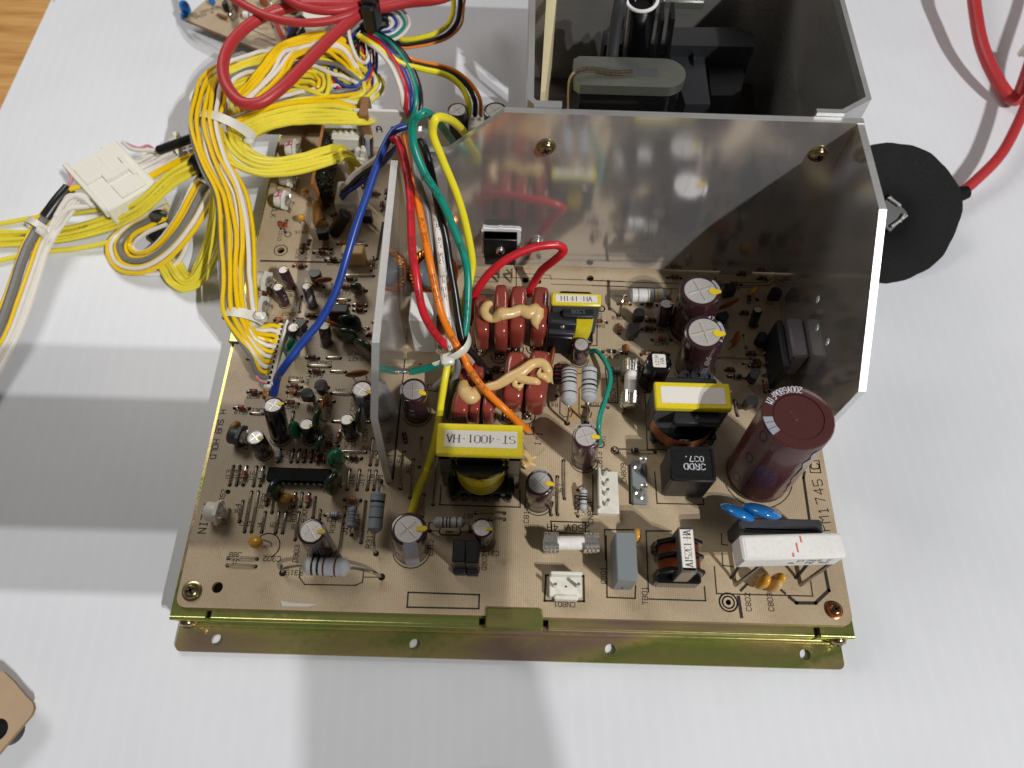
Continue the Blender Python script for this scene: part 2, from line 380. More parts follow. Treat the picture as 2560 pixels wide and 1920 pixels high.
def spline(pts, res=6):
    p = [Vector(q) for q in pts]; p = [p[0] * 2 - p[1]] + p + [p[-1] * 2 - p[-2]]; out = []
    for i in range(1, len(p) - 2):
        a, b, c, d = p[i-1:i+3]
        t0 = 0; t1 = t0 + max((b-a).length, 1e-4) ** .5; t2 = t1 + max((c-b).length, 1e-4) ** .5; t3 = t2 + max((d-c).length, 1e-4) ** .5
        for k in range(res):
            t = t1 + (t2 - t1) * k / res
            A1 = a*((t1-t)/(t1-t0)) + b*((t-t0)/(t1-t0)); A2 = b*((t2-t)/(t2-t1)) + c*((t-t1)/(t2-t1)); A3 = c*((t3-t)/(t3-t2)) + d*((t-t2)/(t3-t2))
            B1 = A1*((t2-t)/(t2-t0)) + A2*((t-t0)/(t2-t0)); B2 = A2*((t3-t)/(t3-t1)) + A3*((t-t1)/(t3-t1))
            out.append(B1*((t2-t)/(t2-t1)) + B2*((t-t1)/(t2-t1)))
    out.append(p[-2]); return out
def frame(base, top, spin=0.0):
    z = (Vector(top) - Vector(base)).normalized(); x = Vector((1, 0, 0)); x = (x - z * x.dot(z)).normalized(); y = z.cross(x)
    R = Matrix((x, y, z)).transposed()
    return R @ Matrix.Rotation(spin, 3, 'Z')
def TR(loc, R=None):
    M = R.to_4x4() if R is not None else Matrix(); M.translation = Vector(loc); return M
def RX(a): return Matrix.Rotation(math.radians(a), 4, 'X')
def RY(a): return Matrix.Rotation(math.radians(a), 4, 'Y')
def RZ(a): return Matrix.Rotation(math.radians(a), 4, 'Z')
def TL(x, y, z): return Matrix.Translation((x, y, z))
# ---------------------------------------------------------------- stroke lettering (silk screen, labels)
GL = {'A':'000416364440 0343','B':'00063645443303 3342413000','C':'4536160501103041','D':'00062645412000','E':'46060040 0333','F':'460600 0333','G':'45361605011030414323','H':'0006 4046 0343','I':'2026 1636 1030','J':'4641301001','K':'0006 4602 1340','L':'060040','M':'0006244640','N':'00064046','O':'100105163645413010','P':'00063645443303','Q':'100105163645413010 2240','R':'00063645443303 2340','S':'0110304142331304051636 45'.replace(' ',''),'T':'0646 2620','U':'060110304146','V':'062046','W':'0610243046','X':'0046 0640','Y':'062346 2320','Z':'06460040','0':'100105163645413010','1':'152620 1030','2':'05163645440040','3':'0516364544331333424130100 1'.replace(' ',''),'4':'30360242','5':'460603334241301001','6':'3616050110304142330302','7':'064620','8':'13040516364544331302011030414233','9':'1030414536160504133344','.':'2021','-':'1333','(':'36252130','"':'1614 3634','/':'0046','+':'1333 2224','u':'04011030 3430','h':'0006 0314344240'}
SERIF = {'A':'002640 1232','H':'0006 4046 0343','S':'011030414233130405163645','T':'0646 2620','4':'3036024 2'.replace(' ',''),'0':'1001051636454130 10'.replace(' ',''),'1':'152620','5':'460603334241301001','2':'05163645440040','C':'4536160501103041','I':'2026','-':'1333','R':'00063645443303 2340','Z':'06460040'}
SERIFS = {'A':('00','40'),'H':('00','06','40','46'),'T':('20',),'4':('30',),'1':('20',),'I':('20','26'),'R':('00','40'),'Z':()}
def text(mb, txt, T, size, m, wt=0.12, serif=False, sp=5.6, warp=None, xs=1.0):
    """flat lettering in the local XY plane of T, centred, cap height = size"""
    k = size / 6.0; w_ = (len(txt) * sp - (sp - 4)) * k * xs; x0 = -w_ / 2
    def seg(a, b, wd):
        d = (b - a); l = d.length
        if l < 1e-6: return
        d /= l; n = Vector((-d.y, d.x)) * wd / 2; a = a - d * wd * .35; b = b + d * wd * .35
        q = [a + n, a - n, b - n, b + n]
        pts = [(p.x, p.y, 0) for p in q]
        if warp: pts = [warp(p) for p in pts]
        mb.add(pts, [(0, 1, 2, 3)], m, T)
    for i, ch in enumerate(txt):
        g = (SERIF if serif and ch in SERIF else GL).get(ch)
        if not g: continue
        ox = x0 + i * sp * k * xs
        for pl in g.split():
            pp = [Vector((ox + int(pl[j]) * k * xs, (int(pl[j+1]) - 3) * k)) for j in range(0, len(pl), 2)]
            for a, b in zip(pp, pp[1:]):
                th = wt * size
                if serif: th = size * (0.15 if abs(a.x - b.x) < abs(a.y - b.y) * .6 else 0.06)
                seg(a, b, th)
        if serif:
            for q in SERIFS.get(ch, ()):
                c = Vector((ox + int(q[0]) * k * xs, (int(q[1]) - 3) * k)); seg(c - Vector((.9*k, 0)), c + Vector((.9*k, 0)), size * .05)
def line(mb, pts, wd, m, z=0.06, closed=False):
    pts = [Vector((p[0], p[1])) for p in pts]
    if closed: pts = pts + [pts[0]]
    for a, b in zip(pts, pts[1:]):
        d = b - a; l = d.length
        if l < 1e-6: continue
        d /= l; n = Vector((-d.y, d.x)) * wd / 2; a2 = a - d * wd / 2; b2 = b + d * wd / 2
        mb.add([(q.x, q.y, HB + z) for q in (a2 + n, a2 - n, b2 - n, b2 + n)], [(3, 2, 1, 0)] if False else [(0, 1, 2, 3)], m)
def circ(r, n=20, c=(0, 0), ry=None): return [(c[0] + r * math.cos(2*math.pi*i/n), c[1] + (ry or r) * math.sin(2*math.pi*i/n)) for i in range(n)]
def rrect(x0, y0, x1, y1, r, n=5):
    out = []
    for cx, cy, a in ((x1-r, y0+r, -90), (x1-r, y1-r, 0), (x0+r, y1-r, 90), (x0+r, y0+r, 180)):
        for i in range(n + 1):
            t = math.radians(a + 90 * i / n); out.append((cx + r * math.cos(t), cy + r * math.sin(t)))
    return out
# ---------------------------------------------------------------- setting: table top and white corrugated sheet
mb = MB(); mb.box((200, 300, -14), (1800, 1600, 20), WOOD); tab = mb.build('table', smooth=False); tag(tab, 'oak wood table top under the white sheet', kind='structure')
sa = P('s128,0', -HB); sb = P('s0,275', -HB); d = (sa - sb).normalized()
lft = [sb - d * 420, sa + d * 600]
mb = MB(); mb.extr([(lft[0].x, lft[0].y), (760, -420), (760, 700), (lft[1].x, lft[1].y)], -3.9, 0.0, SHEET)
sh = mb.build('white_sheet', smooth=False); tag(sh, 'white corrugated plastic sheet with faint ribs laid over the table', kind='structure')
# ---------------------------------------------------------------- shade: unseen dark panels added between lamps and board to cast shadows
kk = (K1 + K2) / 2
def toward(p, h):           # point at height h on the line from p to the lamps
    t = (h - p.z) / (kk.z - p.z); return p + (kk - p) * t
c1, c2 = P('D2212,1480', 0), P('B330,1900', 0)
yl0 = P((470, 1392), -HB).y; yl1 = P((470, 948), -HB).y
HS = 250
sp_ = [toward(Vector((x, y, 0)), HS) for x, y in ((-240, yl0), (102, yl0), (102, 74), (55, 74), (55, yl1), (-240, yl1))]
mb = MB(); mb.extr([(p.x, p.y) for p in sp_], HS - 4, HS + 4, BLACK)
tag(mb.build('added_shade_panel'), 'flat dark panel added out of view to shade the left of the board', 'panel')
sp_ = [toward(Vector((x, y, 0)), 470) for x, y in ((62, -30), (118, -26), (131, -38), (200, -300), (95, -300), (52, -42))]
mb = MB(); mb.extr([(p.x, p.y) for p in sp_], 466, 474, BLACK)  # second added panel, higher up, casts the shadow on the front sheet
tag(mb.build('added_shade_panel'), 'second dark panel added out of view to shade the sheet in front of the board', 'panel')
# ---------------------------------------------------------------- main chassis: one thing, everything soldered or screwed to it is a part
BD = thing('circuit_board', 'large tan circuit board crowded with components on a gold zinc tray with aluminium heat sinks', 'circuit board')
def part(mb, name, parent=None, label=None, **k):
    o = mb.build(name, parent or BD, **k)
    if label: o['label'] = label
    return o
def sub(o, loc, R=None): return o
BW, BL = 240.0, 232.0
# board sheet with its drilled holes
holes = []
def hole(q, r):
    p = P(q); holes.append(circ(r, 14, (p.x, p.y)))
for q, r in (('g495,375', 2.0), ('A785,1250', 1.7), ('I850,225', 1.5), ('I1030,242', 1.3), ('I1745,198', 1.6), ('i902,573', 1.0)): hole(q, r)
out = rrect(0, 0, BW, BL, 3.5)[:6] + [(BW, 276), (121.5, 276), (121.5, BL)] + rrect(0, 0, BW, BL, 3.5)[12:]
mb = MB(); mb.extr(out, HB - 1.6, HB, PCB, holes, side=PCBE); board = part(mb, 'board', smooth=False)
# silk-screen print
silk = MB()
def seg(pts, wd=0.45, closed=False, z=0.07):
    line(silk, [P(q) for q in pts], wd, SILK, z, closed)
def lab(txt, q, size, rot, wt=0.14):
    p = P(q); text(silk, txt, TL(p.x, p.y, HB + 0.07) @ RZ(rot), size, SILK, wt)
def arc(q, r, a0=0, a1=360, wd=0.4, n=18):
    p = P(q); line(silk, [(p.x + r * math.cos(math.radians(a0 + (a1-a0)*i/n)), p.y + r * math.sin(math.radians(a0 + (a1-a0)*i/n))) for i in range(n + 1)], wd, SILK, 0.075)
def pad(q, r=0.75, z=0.08):
    p = P(q); silk.add([(x, y, HB + z) for x, y in circ(r, 10, (p.x, p.y))], [tuple(range(10))], HOLE)
# ---------------------------------------------------------------- zinc tray
mb = MB(); z1 = HB - 1.62; z0 = z1 - 1.3
yl = P((423, 1545), -1.6).y; xl = P((423, 1545), -1.6).x; xr = P((2137, 1589), -1.6).x
slots = [(P('g397,600', -1.6).x, P('g445,600', -1.6).x), (P('h752,740', -1.6).x, P('h805,740', -1.6).x), (P('h1306,740', -1.6).x, P('h1352,740', -1.6).x), (P('i1640,820', -1.6).x, P('i1695,820', -1.6).x)]
o_ = [(xl, yl)]
for a, b_ in slots: o_ += [(a, yl), (a, -0.6), (b_, -0.6), (b_, yl)]
o_ += [(xr, yl), (xr, BL + 2), (xl, BL + 2)]
mb.extr(o_, z0, z1, ZINC, [[(4.5, 4.5), (BW - 4.5, 4.5), (BW - 4.5, BL - 4.5), (4.5, BL - 4.5)]])
edges = [xl] + [x for s_ in slots for x in s_] + [xr]
for i in range(0, len(edges), 2): mb.box(((edges[i] + edges[i+1]) / 2, yl + 0.65, (z1 + 2.2) / 2), (edges[i+1] - edges[i], 1.3, z1 - 2.2), ZINC, bev=0.5)
mb.box(((xl + xr) / 2, yl + 1.0, 4.5), (xr - xl, 1.2, 6), ZINC)
for x in (xl + .65, xr - .65): mb.box((x, (yl + BL) / 2, z1 / 2 + .6), (1.3, BL - yl - 3, z1 - 1.3), ZINC)
mb.box((BW / 2, BL + 1.3, z1 / 2 + .6), (xr - xl - 3, 1.3, z1 - 1.3), ZINC)
fl = P((436, 1628), -13); fr = P((2112, 1674), -13); fh = [circ(1.95, 16, tuple(P(q, -13)[:2])) for q in ('g495,830', 'h197,937', 'h1885,982', 'i1562,1027')]
mb.extr(rrect(fl.x, fl.y, fr.x, yl + 1.2, 2.2), 0.6, 1.9, ZINC, fh)
for i in range(0, len(edges), 2): mb.tube([(edges[i] + .1, yl + .35, z1 - .75), (edges[i+1] - .1, yl + .35, z1 - .75)], .95, ZINC, 12, 2, smooth=False)
mb.tube([(fl.x + 2, yl + .2, 2.6), (fr.x - 2, yl + .2, 2.6)], 1.1, ZINC, 12, 2, smooth=False)
tray = part(mb, 'tray', label='gold and green zinc plated steel tray under the board')
mb = MB(); tp = [P('h812,700', 1.6).x, P('h1300,700', 1.6).x]; ty = P('h1050,618', 1.6).y
mb.box(((tp[0]+tp[1])/2, (ty + yl) / 2 - .3, HB + 0.75), (tp[1]-tp[0], ty - yl + 0.6, 1.3), ZINC, bev=0.5)
mb.box(((tp[0]+tp[1])/2, yl - .1, HB - 3), (tp[1]-tp[0], 1.3, 7), ZINC, bev=0.4); mb.build('clip', tray)
mb = MB(); p = P('B170,1110', 1.2); mb.box((p.x - .6, p.y, HB - .2), (5, 5.5, 2.4), ZINC, bev=.5); mb.build('clip', tray)
def screw(p, R=None, r=3.2, m=BRASS, parent=None, washer=True, name='screw'):
    mb = MB()
    if washer: mb.lathe([(r * 1.22, 0), (r * 1.22, .35), (r * 1.0, .55), (r * .95, .55)], m, 22)
    z = .5 if washer else 0
    mb.lathe([(r, z), (r, z + .5), (r * .88, z + 1.25), (r * .55, z + 1.75), (r * .3, z + 1.85)], m, 22)
    for a in (0, 90): mb.box((0, 0, z + 1.78), (r * 1.0, r * .26, .3), HOLE, RZ(a + 27))
    for a in (0, 90, 180, 270): mb.box((r * .3, r * .3, z + 1.72), (r * .36, r * .36, .36), m, RZ(a + 27), bev=.1)
    return part(mb, name, parent, loc=p, rot=R)
screw(P('g280,410'), r=2.9); screw(P('i1812,640'), r=2.6, m=COPS)
RF = Matrix.Rotation(math.radians(90), 3, 'X')       # part's own z axis turned towards the viewer (-Y)
screw(Vector((P('g235,690', -6).x, yl, 8.2)), RF, r=3.0, parent=tray); screw(Vector((P('i1850,925', -6).x, yl, 8.2)), RF, r=3.0, parent=tray)
# ---------------------------------------------------------------- aluminium heat sinks
TXZ = RX(90); TYZ = Matrix(((0, 0, 1, 0), (1, 0, 0, 0), (0, 1, 0, 0), (0, 0, 0, 1)))
YB = 150.5; XRP = 232.0
def zx(q, y=YB): p = PY(q, y); return (p.x, p.z)
tlc = zx('k2140,150'); low = zx('k1620,515')
mb = MB()
mb.extr([(84, HB + 2.2), (XRP + 2.4, HB + 2.2), (XRP + 2.4, HB + 88.3), tlc, low, (84, low[1])], -YB - 2.5, -YB, ALU, T=TXZ, side=ALUX)
mb.box((100, YB + 1.2, HB + 1.1), (14, 2.4, 2.2), ALUX); mb.box((215, YB + 1.2, HB + 1.1), (14, 2.4, 2.2), ALUX)
back = part(mb, 'heat_sink', label='tall mirror-like aluminium back plate reflecting the components', smooth=False)
rp = [(YB - .05, HB + .6), (YB - .05, HB + 88), (P('e590,1085', 88).y, HB + 88), (66.5, HB + 52), (66.5, HB + .6)]
sl = []
for q in ('L1130,600', 'L1120,990', 'L1265,1185'):
    p = PX(q, XRP); sl.append(circ(1.1, 12, (p.y, p.z), 1.9))
mb = MB(); mb.extr(rp, XRP, XRP + 2.4, ALUY, sl, T=TYZ, side=ALUX)
part(mb, 'heat_sink', label='slanted aluminium right plate with a bright front edge', smooth=False)
lp = [(48.2, HB + .3), (152, HB + .3), (152, HB + 62.8), (77.6, HB + 55.8), (55.8, HB + 43.1)]
mb = MB(); mb.extr(lp, 69.4, 72.0, ALUY, T=TYZ, side=ALUX)
part(mb, 'heat_sink', label='narrow aluminium plate standing edge-on left of the coil', smooth=False)
# rounded finger behind the coloured leads
p = PY('k1380,320', 156); mb = MB(); mb.extr([(p.x - 2.8, HB), (p.x + 2.8, HB), (p.x + 2.8, p.z - 2)] + [(p.x + 2.8 * math.cos(a), p.z - 2 + 2.8 * math.sin(a)) for a in [math.pi * i / 8 for i in range(1, 8)]] + [(p.x - 2.8, p.z - 2)], -157.5, -155, ALUX, T=TXZ)
part(mb, 'bracket', smooth=False)
for q, r in (('c1400,1285', 2.9), ('e262,805', 2.9)):
    p = PY(q, YB - 1); screw(Vector((p.x, YB, p.z)), RF, r, parent=back)
p = PY('l1195,480', YB - 1); screw(Vector((p.x, YB, p.z)), RF, 2.1, STEEL, parent=back)
# rear shield box, open at the top
bx = [(119.3, 272), (119.3, 155.5), (121.5, 153.2), (217, 153.2), (227.5, 153.2), (238, 160.5), (238.2, 272)]
inn = [(121.4, 270.2), (121.4, 156.2), (122.4, 155.1), (217, 155.1), (226.8, 155.1), (236.2, 161.6), (236.3, 270.2)]
mb = MB(); mb.extr(bx, HB + 42, HB + 86, ALUB, [inn], side=ALUB)
mb.extr([(119.3, 272), (119.3, 155.5), (121.5, 153.2), (131, 153.2), (131, 155.1), (122.4, 155.1), (121.4, 156.2), (121.4, 270.2), (236.3, 270.2), (236.2, 161.6), (226.8, 155.1), (218, 155.1), (218, 153.2), (227.5, 153.2), (238, 160.5), (238.2, 272)], HB + 86, HB + 90, ALUX, side=ALUX)
mb.box((178.7, 271.1, HB + 21.2), (118, 1.8, 41.5), ALUB); mb.box((237.2, 216, HB + 21.2), (1.9, 108, 41.5), ALUB)
mb.box((179, 212.5, HB + 1.2), (114, 115, 1.6), mat('shade_floor', '#2b2420', .5))  # added floor, its dark colour stands in for shade inside the box
boxo = part(mb, 'shield_box', label='open-topped grey aluminium shield box behind the heat sink', smooth=False)
# fly-back transformer and parts inside the shield box
mb = MB()
def P3(q, z): p = P(q, z); return p
y0 = P('d800,740', 56).y; y1 = P('d800,490', 56).y; x0 = P('d535,620', 56).x; x1 = P('d1500,620', 56).x
ym = (y0 + y1) / 2; rr_ = (y1 - y0) / 2
arcpts = [(x1 - rr_ + rr_ * math.cos(a), ym + rr_ * math.sin(a)) for a in [math.radians(-90 + 180 * i / 14) for i in range(15)]]
mb.extr([(x0 + 2.5, y0)] + arcpts + [(x0 + 2.5, y1), (x0, y1 - 2), (x0, y0 + 2)], HB + 51.5, HB + 56, YOKE)
core = part(mb, 'core_clamp', label='grey rounded core clamp with a wire spring in the shield box')
mb = MB(); sx0 = P('d720,600', 56).x; sx1 = P('d1260,620', 56).x
mb.box(((sx0 + sx1) / 2, ym, HB + 55.6), (sx1 - sx0, rr_ * .55, 1.2), FERR); mb.build('slot', core)
mb = MB(); a = P('d1040,625', 57.2); mb.tube([a, P('d860,625', 57.5), P('d680,595', 58.5), P('d560,620', 58.5), P('d510,680', 56), V(x0 - .8, y0 + .5, 40), V(x0 - .4, y0 + .6, 8)], 1.0, mat('spring_wire', '#b8a894', .25, 1.0), 8); mb.build('spring', core)
mb = MB(); mb.extr([(x0 + 3, y0 + 1.0)] + [(x - 1.0, ym + (y - ym) * .92) for x, y in arcpts] + [(x0 + 3, y1 - 1.2)], HB + .4, HB + 51.4, BLKG)
fly = part(mb, 'flyback_transformer', label='glossy black fly-back transformer block under the core clamp')
mb = MB(); b0 = P('d1060,490', 42); t0 = P('d1125,-10', 74); Rf = frame(b0, t0); h_ = (t0 - b0).length
mb.lathe([(6.3, -12), (6.3, h_), (5.3, h_), (5.3, h_ - 3), (0.01, h_ - 3)], BLKG, 26); o = mb.build('insulator_tube', BD, loc=b0, rot=Rf)
mb = MB(); mb.ring(6.3, .75, mat('ring_white', '#e8e8ea', .35), 26); mb.build('lip', o, loc=(0, 0, h_ - .2))
for q, q2 in (('d1240,480', 'd1300,100'), ('d1330,490', 'd1390,90')):
    b0 = P(q, 40); t0 = P(q2, 66); mb = MB(); mb.box((0, 0, (t0 - b0).length / 2), (1.6, 9, (t0 - b0).length), BLACK); part(mb, 'fin', loc=b0, rot=frame(b0, t0))
for z, pts, nm, ds in ((44, ('d1370,235', 'd1960,235', 'd2100,300', 'd2095,405', 'd1360,390'), 'coil_housing', 36), (38, ('d1340,420', 'd1650,420', 'd1715,900', 'd1500,900'), 'coil_housing', 30), (34, ('d1690,545', 'd1970,545', 'd2010,650', 'd1980,780', 'd1900,825', 'd1720,825'), 'coil_housing', 30), (40, ('d790,260', 'd960,250', 'd960,380', 'd800,390'), 'coil_housing', 34)):
    pp = [P(q, z) for q in pts]; pp.reverse(); mb = MB(); mb.extr([(p.x, p.y) for p in pp], HB + z - ds, HB + z, BLKM); part(mb, nm, smooth=False)
p = P('d1565,500', 39.0); mb = MB(); mb.sup((0, 0, 0), (1.3, 9, 3), BLACK, .7, .7, 10, 6); part(mb, 'latch', loc=p)
# ivory board standing inside the box's left wall, red and steel bits
q0 = P('d300,30', 78); q1 = P('d262,640', 78)
mb = MB(); iv = [P(q, 78) for q in ('d248,800', 'd290,790', 'd390,-60', 'd300,-60')]; mb.extr([(p.x, p.y) for p in iv], HB + 2, HB + 78, IVORY); part(mb, 'ivory_board', label='ivory board standing inside the shield box wall', smooth=False)
p = P('d935,20', 78); mb = MB(); mb.tube([p + Vector((0, -2, -26)), p + Vector((-.5, -1, -10)), p, p + Vector((1, 6, 6))], 2.6, DGREY, 10); mb.tube([p + Vector((-.3, -1, -2)), p + Vector((1, 5, 4)), p + Vector((3, 20, 10))], 2.1, HVR, 10); part(mb, 'focus_lead')
mb = MB(); p = P('d1480,15', 60); mb.box((0, 0, 0), (18, 5, 4), YOKE, bev=.6); part(mb, 'core_end', loc=p)
# ---------------------------------------------------------------- components (parts of the board)
def ecap(top, h, dpx, base=None, m=SLEEVE, stripe=None, dab=None, cross=20, rim=0.2, name='capacitor', label=None, full=False, sw=0.42, score=True):
    t = P(top, h); b = P(base) if base else Vector((t.x, t.y, HB))
    depth = -((CAM_R.transposed() @ (t - CAM_P)).z); r = dpx / F_PX * depth / 2; H = (t - b).length; R = frame(b, t)
    mb = MB(); ri = r * (1 - rim)
    prof = [(r * .90, 0), (r * .97, .35), (r, .9), (r, 1.6), (r * .955, 2.1), (r * .955, 2.5), (r, 3.0), (r, H - .7), (r * .97, H - .22), (r * .9, H), (ri + .05, H + .02), (ri, H - .12)]
    mb.lathe(prof, m, 28, caps=False)
    o = part(mb, name, loc=b, rot=R, label=label)
    mb = MB(); mt = BIGS if full else CANT
    mb.lathe([(ri + .02, -.3), (ri * .97, 0), (.01, .02)], mt, 28, caps=False)
    if score and not full:
        for a in (cross, cross + 90):
            mb.box((0, 0, .03), (ri * 1.62, max(.22, r * .07), .1), CANL, RZ(a))
            mb.box((0, max(.2, r * .06), .028), (ri * 1.5, max(.14, r * .04), .08), BGLD, RZ(a))
    mb.build('can_top', o, loc=(0, 0, H - .12))
    if stripe is not None:
        mb = MB(); a = math.radians(stripe)
        mb.lathe([(r + .05, 1.0), (r + .05, H - .65), (r * .97 + .06, H - .18), (r * .9, H + .05), (ri + .1, H + .06)], STRIPE, 8, a0=a - sw, a1=a + sw)
        mb.build('polarity_stripe', o)
    if dab is not None:
        mb = MB(); a = math.radians(dab); n = 14
        pts = [(r * (.70 + .31 * math.cos(t_)), r * (.17 - .03 * math.cos(t_) + .03 * math.sin(2.7 * t_ + r)) * math.copysign(abs(math.sin(t_)) ** .7, math.sin(t_))) for t_ in [2 * math.pi * i / n for i in range(n)]]
        mb.extr(pts, 0, .14, YDAB, T=RZ(dab)); mb.build('paint_dab', o, loc=(0, 0, H + .02))
    arc_r = r * 1.12
    line(silk, [(b.x + arc_r * math.cos(a), b.y + arc_r * math.sin(a)) for a in [math.radians(200 + 160 * i / 14) for i in range(15)]], .35, SILK, .072)
    return o, b, R, r, H
def wtext(o, txt, r, z0, ang, size, m=STRIPE, rot=90, sp=5.6):
    """print running up the sleeve at angle ang"""
    a0 = math.radians(ang); mb = MB()
    if rot == 90: wp = lambda p: ((r + .06) * math.cos(a0 - p[1] / r), (r + .06) * math.sin(a0 - p[1] / r), z0 + p[0])
    else: wp = lambda p: ((r + .06) * math.cos(a0 + p[0] / r), (r + .06) * math.sin(a0 + p[0] / r), z0 + p[1])
    text(mb, txt, Matrix(), size, m, .16, warp=wp, sp=sp); mb.build('sleeve_print', o)
def toptext(o, txt, r, H, a_mid, size, m=WINK, inward=False, xs=1.0):
    mb = MB(); R0 = r
    if inward: wp = lambda p: ((R0 - p[1]) * math.cos(math.radians(a_mid) + p[0] / R0), (R0 - p[1]) * math.sin(math.radians(a_mid) + p[0] / R0), H + .1)
    else: wp = lambda p: ((R0 + p[1]) * math.cos(math.radians(a_mid) - p[0] / R0), (R0 + p[1]) * math.sin(math.radians(a_mid) - p[0] / R0), H + .1)
    text(mb, txt, Matrix(), size, m, .13, warp=wp, xs=xs); mb.build('top_print', o)
CAPS = [  # top, height, sleeve px, base, sleeve, stripe, dab, cross
 ('B815,185', 11.5, 27, 'B925,425', SLEEVE, None, 20, None), ('B740,425', 11.5, 27, 'B845,660', SLEEVE, 40, 0, None), ('B1140,410', 11.5, 26, 'B1225,680', SLEEVE, -70, 0, None),
 ('B960,985', 10, 30, 'B1040,1170', SLEEVEB, None, 0, None), ('B1385,960', 11, 30, 'B1420,1200', SLEEVE, None, 25, None),
 ('C680,620', 20, 52, 'C790,1060', SLEEVEB, 190, 15, 70), ('C430,1065', 11.5, 44, 'C560,1270', SLEEVEB, None, -10, 45), ('C1140,885', 11, 36, 'C1195,1090', SLEEVEB, None, -20, None),
 ('C1700,820', 11, 36, 'C1760,1030', SLEEVEB, 95, -5, None), ('C1910,400', 15, 54, 'C1960,690', SLEEVE, -100, -25, 60),
 ('G850,410', 20, 69, 'G905,735', SLEEVE, 180, -20, 5), ('D1650,1040', 20, 70, 'D1795,1290', SLEEVE, 10, 0, 35), ('H1005,1010', 22, 91, 'H1045,1290', SLEEVE, -80, 5, 45),
 ('H2020,990', 13, 54, 'H2040,1165', SLEEVE, 20, -10, 0), ('O605,585', 20.5, 71, 'O585,845', SLEEVEP, 95, -8, 45), ('J1690,1270', 22, 69, 'O1215,265', SLEEVEP, 90, -8, 20),
 ('I1625,1110', 13, 42, 'I1595,1320', SLEEVEP, 40, None, 55), ('K1500,475', 26, 103, 'K1330,1010', SLEEVE, 20, -5, 20), ('K1560,1050', 28, 102, 'K1405,1540', SLEEVE, 15, -8, 15),
 ('K1030,655', 11.5, 36, 'K985,930', SLEEVE, 190, -5, 20), ('k1710,125', 27, 51, None, SLEEVEB, None, None, 40), ('k2060,130', 26, 60, None, SLEEVEB, None, None, 40),
 ('k1020,150', 19, 24, None, SLEEVEB, None, 0, None), ('k1165,160', 19, 26, None, SLEEVEB, None, -20, None), ('k885,372', 12, 26, 'k890,540', SLEEVEB, -90, 10, None),
 ('L305,735', 10, 24, 'L230,950', SLEEVEB, None, 0, None)]
CO = []
for tp_, h, dpx, bs, m, st, db, cr in CAPS:
    CO.append(ecap(tp_, h, dpx, bs, m, st, db, cr if cr is not None else 20, score=cr is not None))
# sleeve print on the larger cans
for i, txt, a in ((18, '250V 47uF', -75), (17, '160V', -80), (15, '35V', -30), (14, '16V', -25)):
    o, b, R, r, H = CO[i]; wtext(o, txt, r, H * .5, a, 2.0)
for i, ts in ((14, (('16', 118), ('CE', 58), ('M', -40))), (15, (('35', 140), ('CE', 50), ('S', -42))), (18, (('47', 65), ('4', -35), ('W', 28)))):
    o, b, R, r, H = CO[i]
    for t_, a in ts: toptext(o, t_, r * .9, H, a, r * .17)
rnd4 = random.Random(4)
for i, (o, b, R, r, H) in enumerate(CO):
    if i in (14, 15, 17, 18) or i > 19: continue
    wtext(o, rnd4.choice(('CE W', '50V', '16V 100', '25V', '35V 10')), r, H * .5, rnd4.choice((-60, -100, -35)), min(1.6, r * .42))
# the big chestnut can
o, b, R, r, H = ecap('N1310,780', 48, 183, 's1893,1186', BIGS, None, None, 0, rim=.30, full=True, label='big chestnut capacitor printed 200V 680uF')
toptext(o, '200V680uF(M)', r * .85, H, 117, r * .185, WINK, inward=True, xs=.62)
mb = MB()
for k in range(3):
    a = math.radians(182 + k * 12); mb.add([((r * q) * math.cos(a + t_), (r * q) * math.sin(a + t_), H + .1) for q, t_ in ((.72, 0), (.985, 0), (.985, .19), (.72, .19))], [(0, 1, 2, 3)], STRIPE)
mb.build('polarity_print', o)
mb = MB(); a0 = math.radians(205)
for zc in (H - 5, H - 22, H - 39):
    for k in range(14):
        t0_, t1_ = 2 * math.pi * k / 14, 2 * math.pi * (k + 1) / 14; q4 = []
        for t_, f_ in ((t0_, 1), (t1_, 1), (t1_, .8), (t0_, .8)): q4.append(((r + .09) * math.cos(a0 + .15 * f_ * math.cos(t_)), (r + .09) * math.sin(a0 + .15 * f_ * math.cos(t_)), zc + 3.0 * f_ * math.sin(t_)))
        mb.add(q4, [(0, 1, 2, 3)], BBLK)
mb.lathe([(r + .045, 3.2), (r + .045, H - 1)], mat('stripe_mauve', '#6a5054', .3), 10, a0=a0 - .34, a1=a0 + .34, caps=False); mb.build('polarity_stripe', o)
mb = MB(); rnd = random.Random(3); foil = mat('torn_foil', '#a79a96', .3, .8, bump=(500, .6)); pts = []
for k in range(16):
    z_ = H * (.93 - .8 * k / 15); pts.append((z_, math.radians(-62 + k * .6) + rnd.uniform(-.06, .06), .10 + .13 * math.sin(math.pi * k / 15) + rnd.uniform(-.03, .05)))
vs_ = []; fs_ = []
for z_, a, hw in pts:
    for k in range(5): vs_.append(((r + .12 + rnd.uniform(0, .25)) * math.cos(a - hw + 2 * hw * k / 4), (r + .12 + rnd.uniform(0, .25)) * math.sin(a - hw + 2 * hw * k / 4), z_))
for i in range(15):
    for k in range(4): fs_.append((i*5+k, i*5+k+1, i*5+5+k+1, i*5+5+k))
mb.add(vs_, fs_, foil); mb.build('torn_sleeve', o)
mb = MB(); mb.sup((0, 0, 0), (2.0, 4.6, .3), mat('scuff', '#4a2a26', .4), .6, .6, 10, 6); mb.build('vent', o, loc=(-1.2, .6, H - .1), rot=(0, 0, .15))

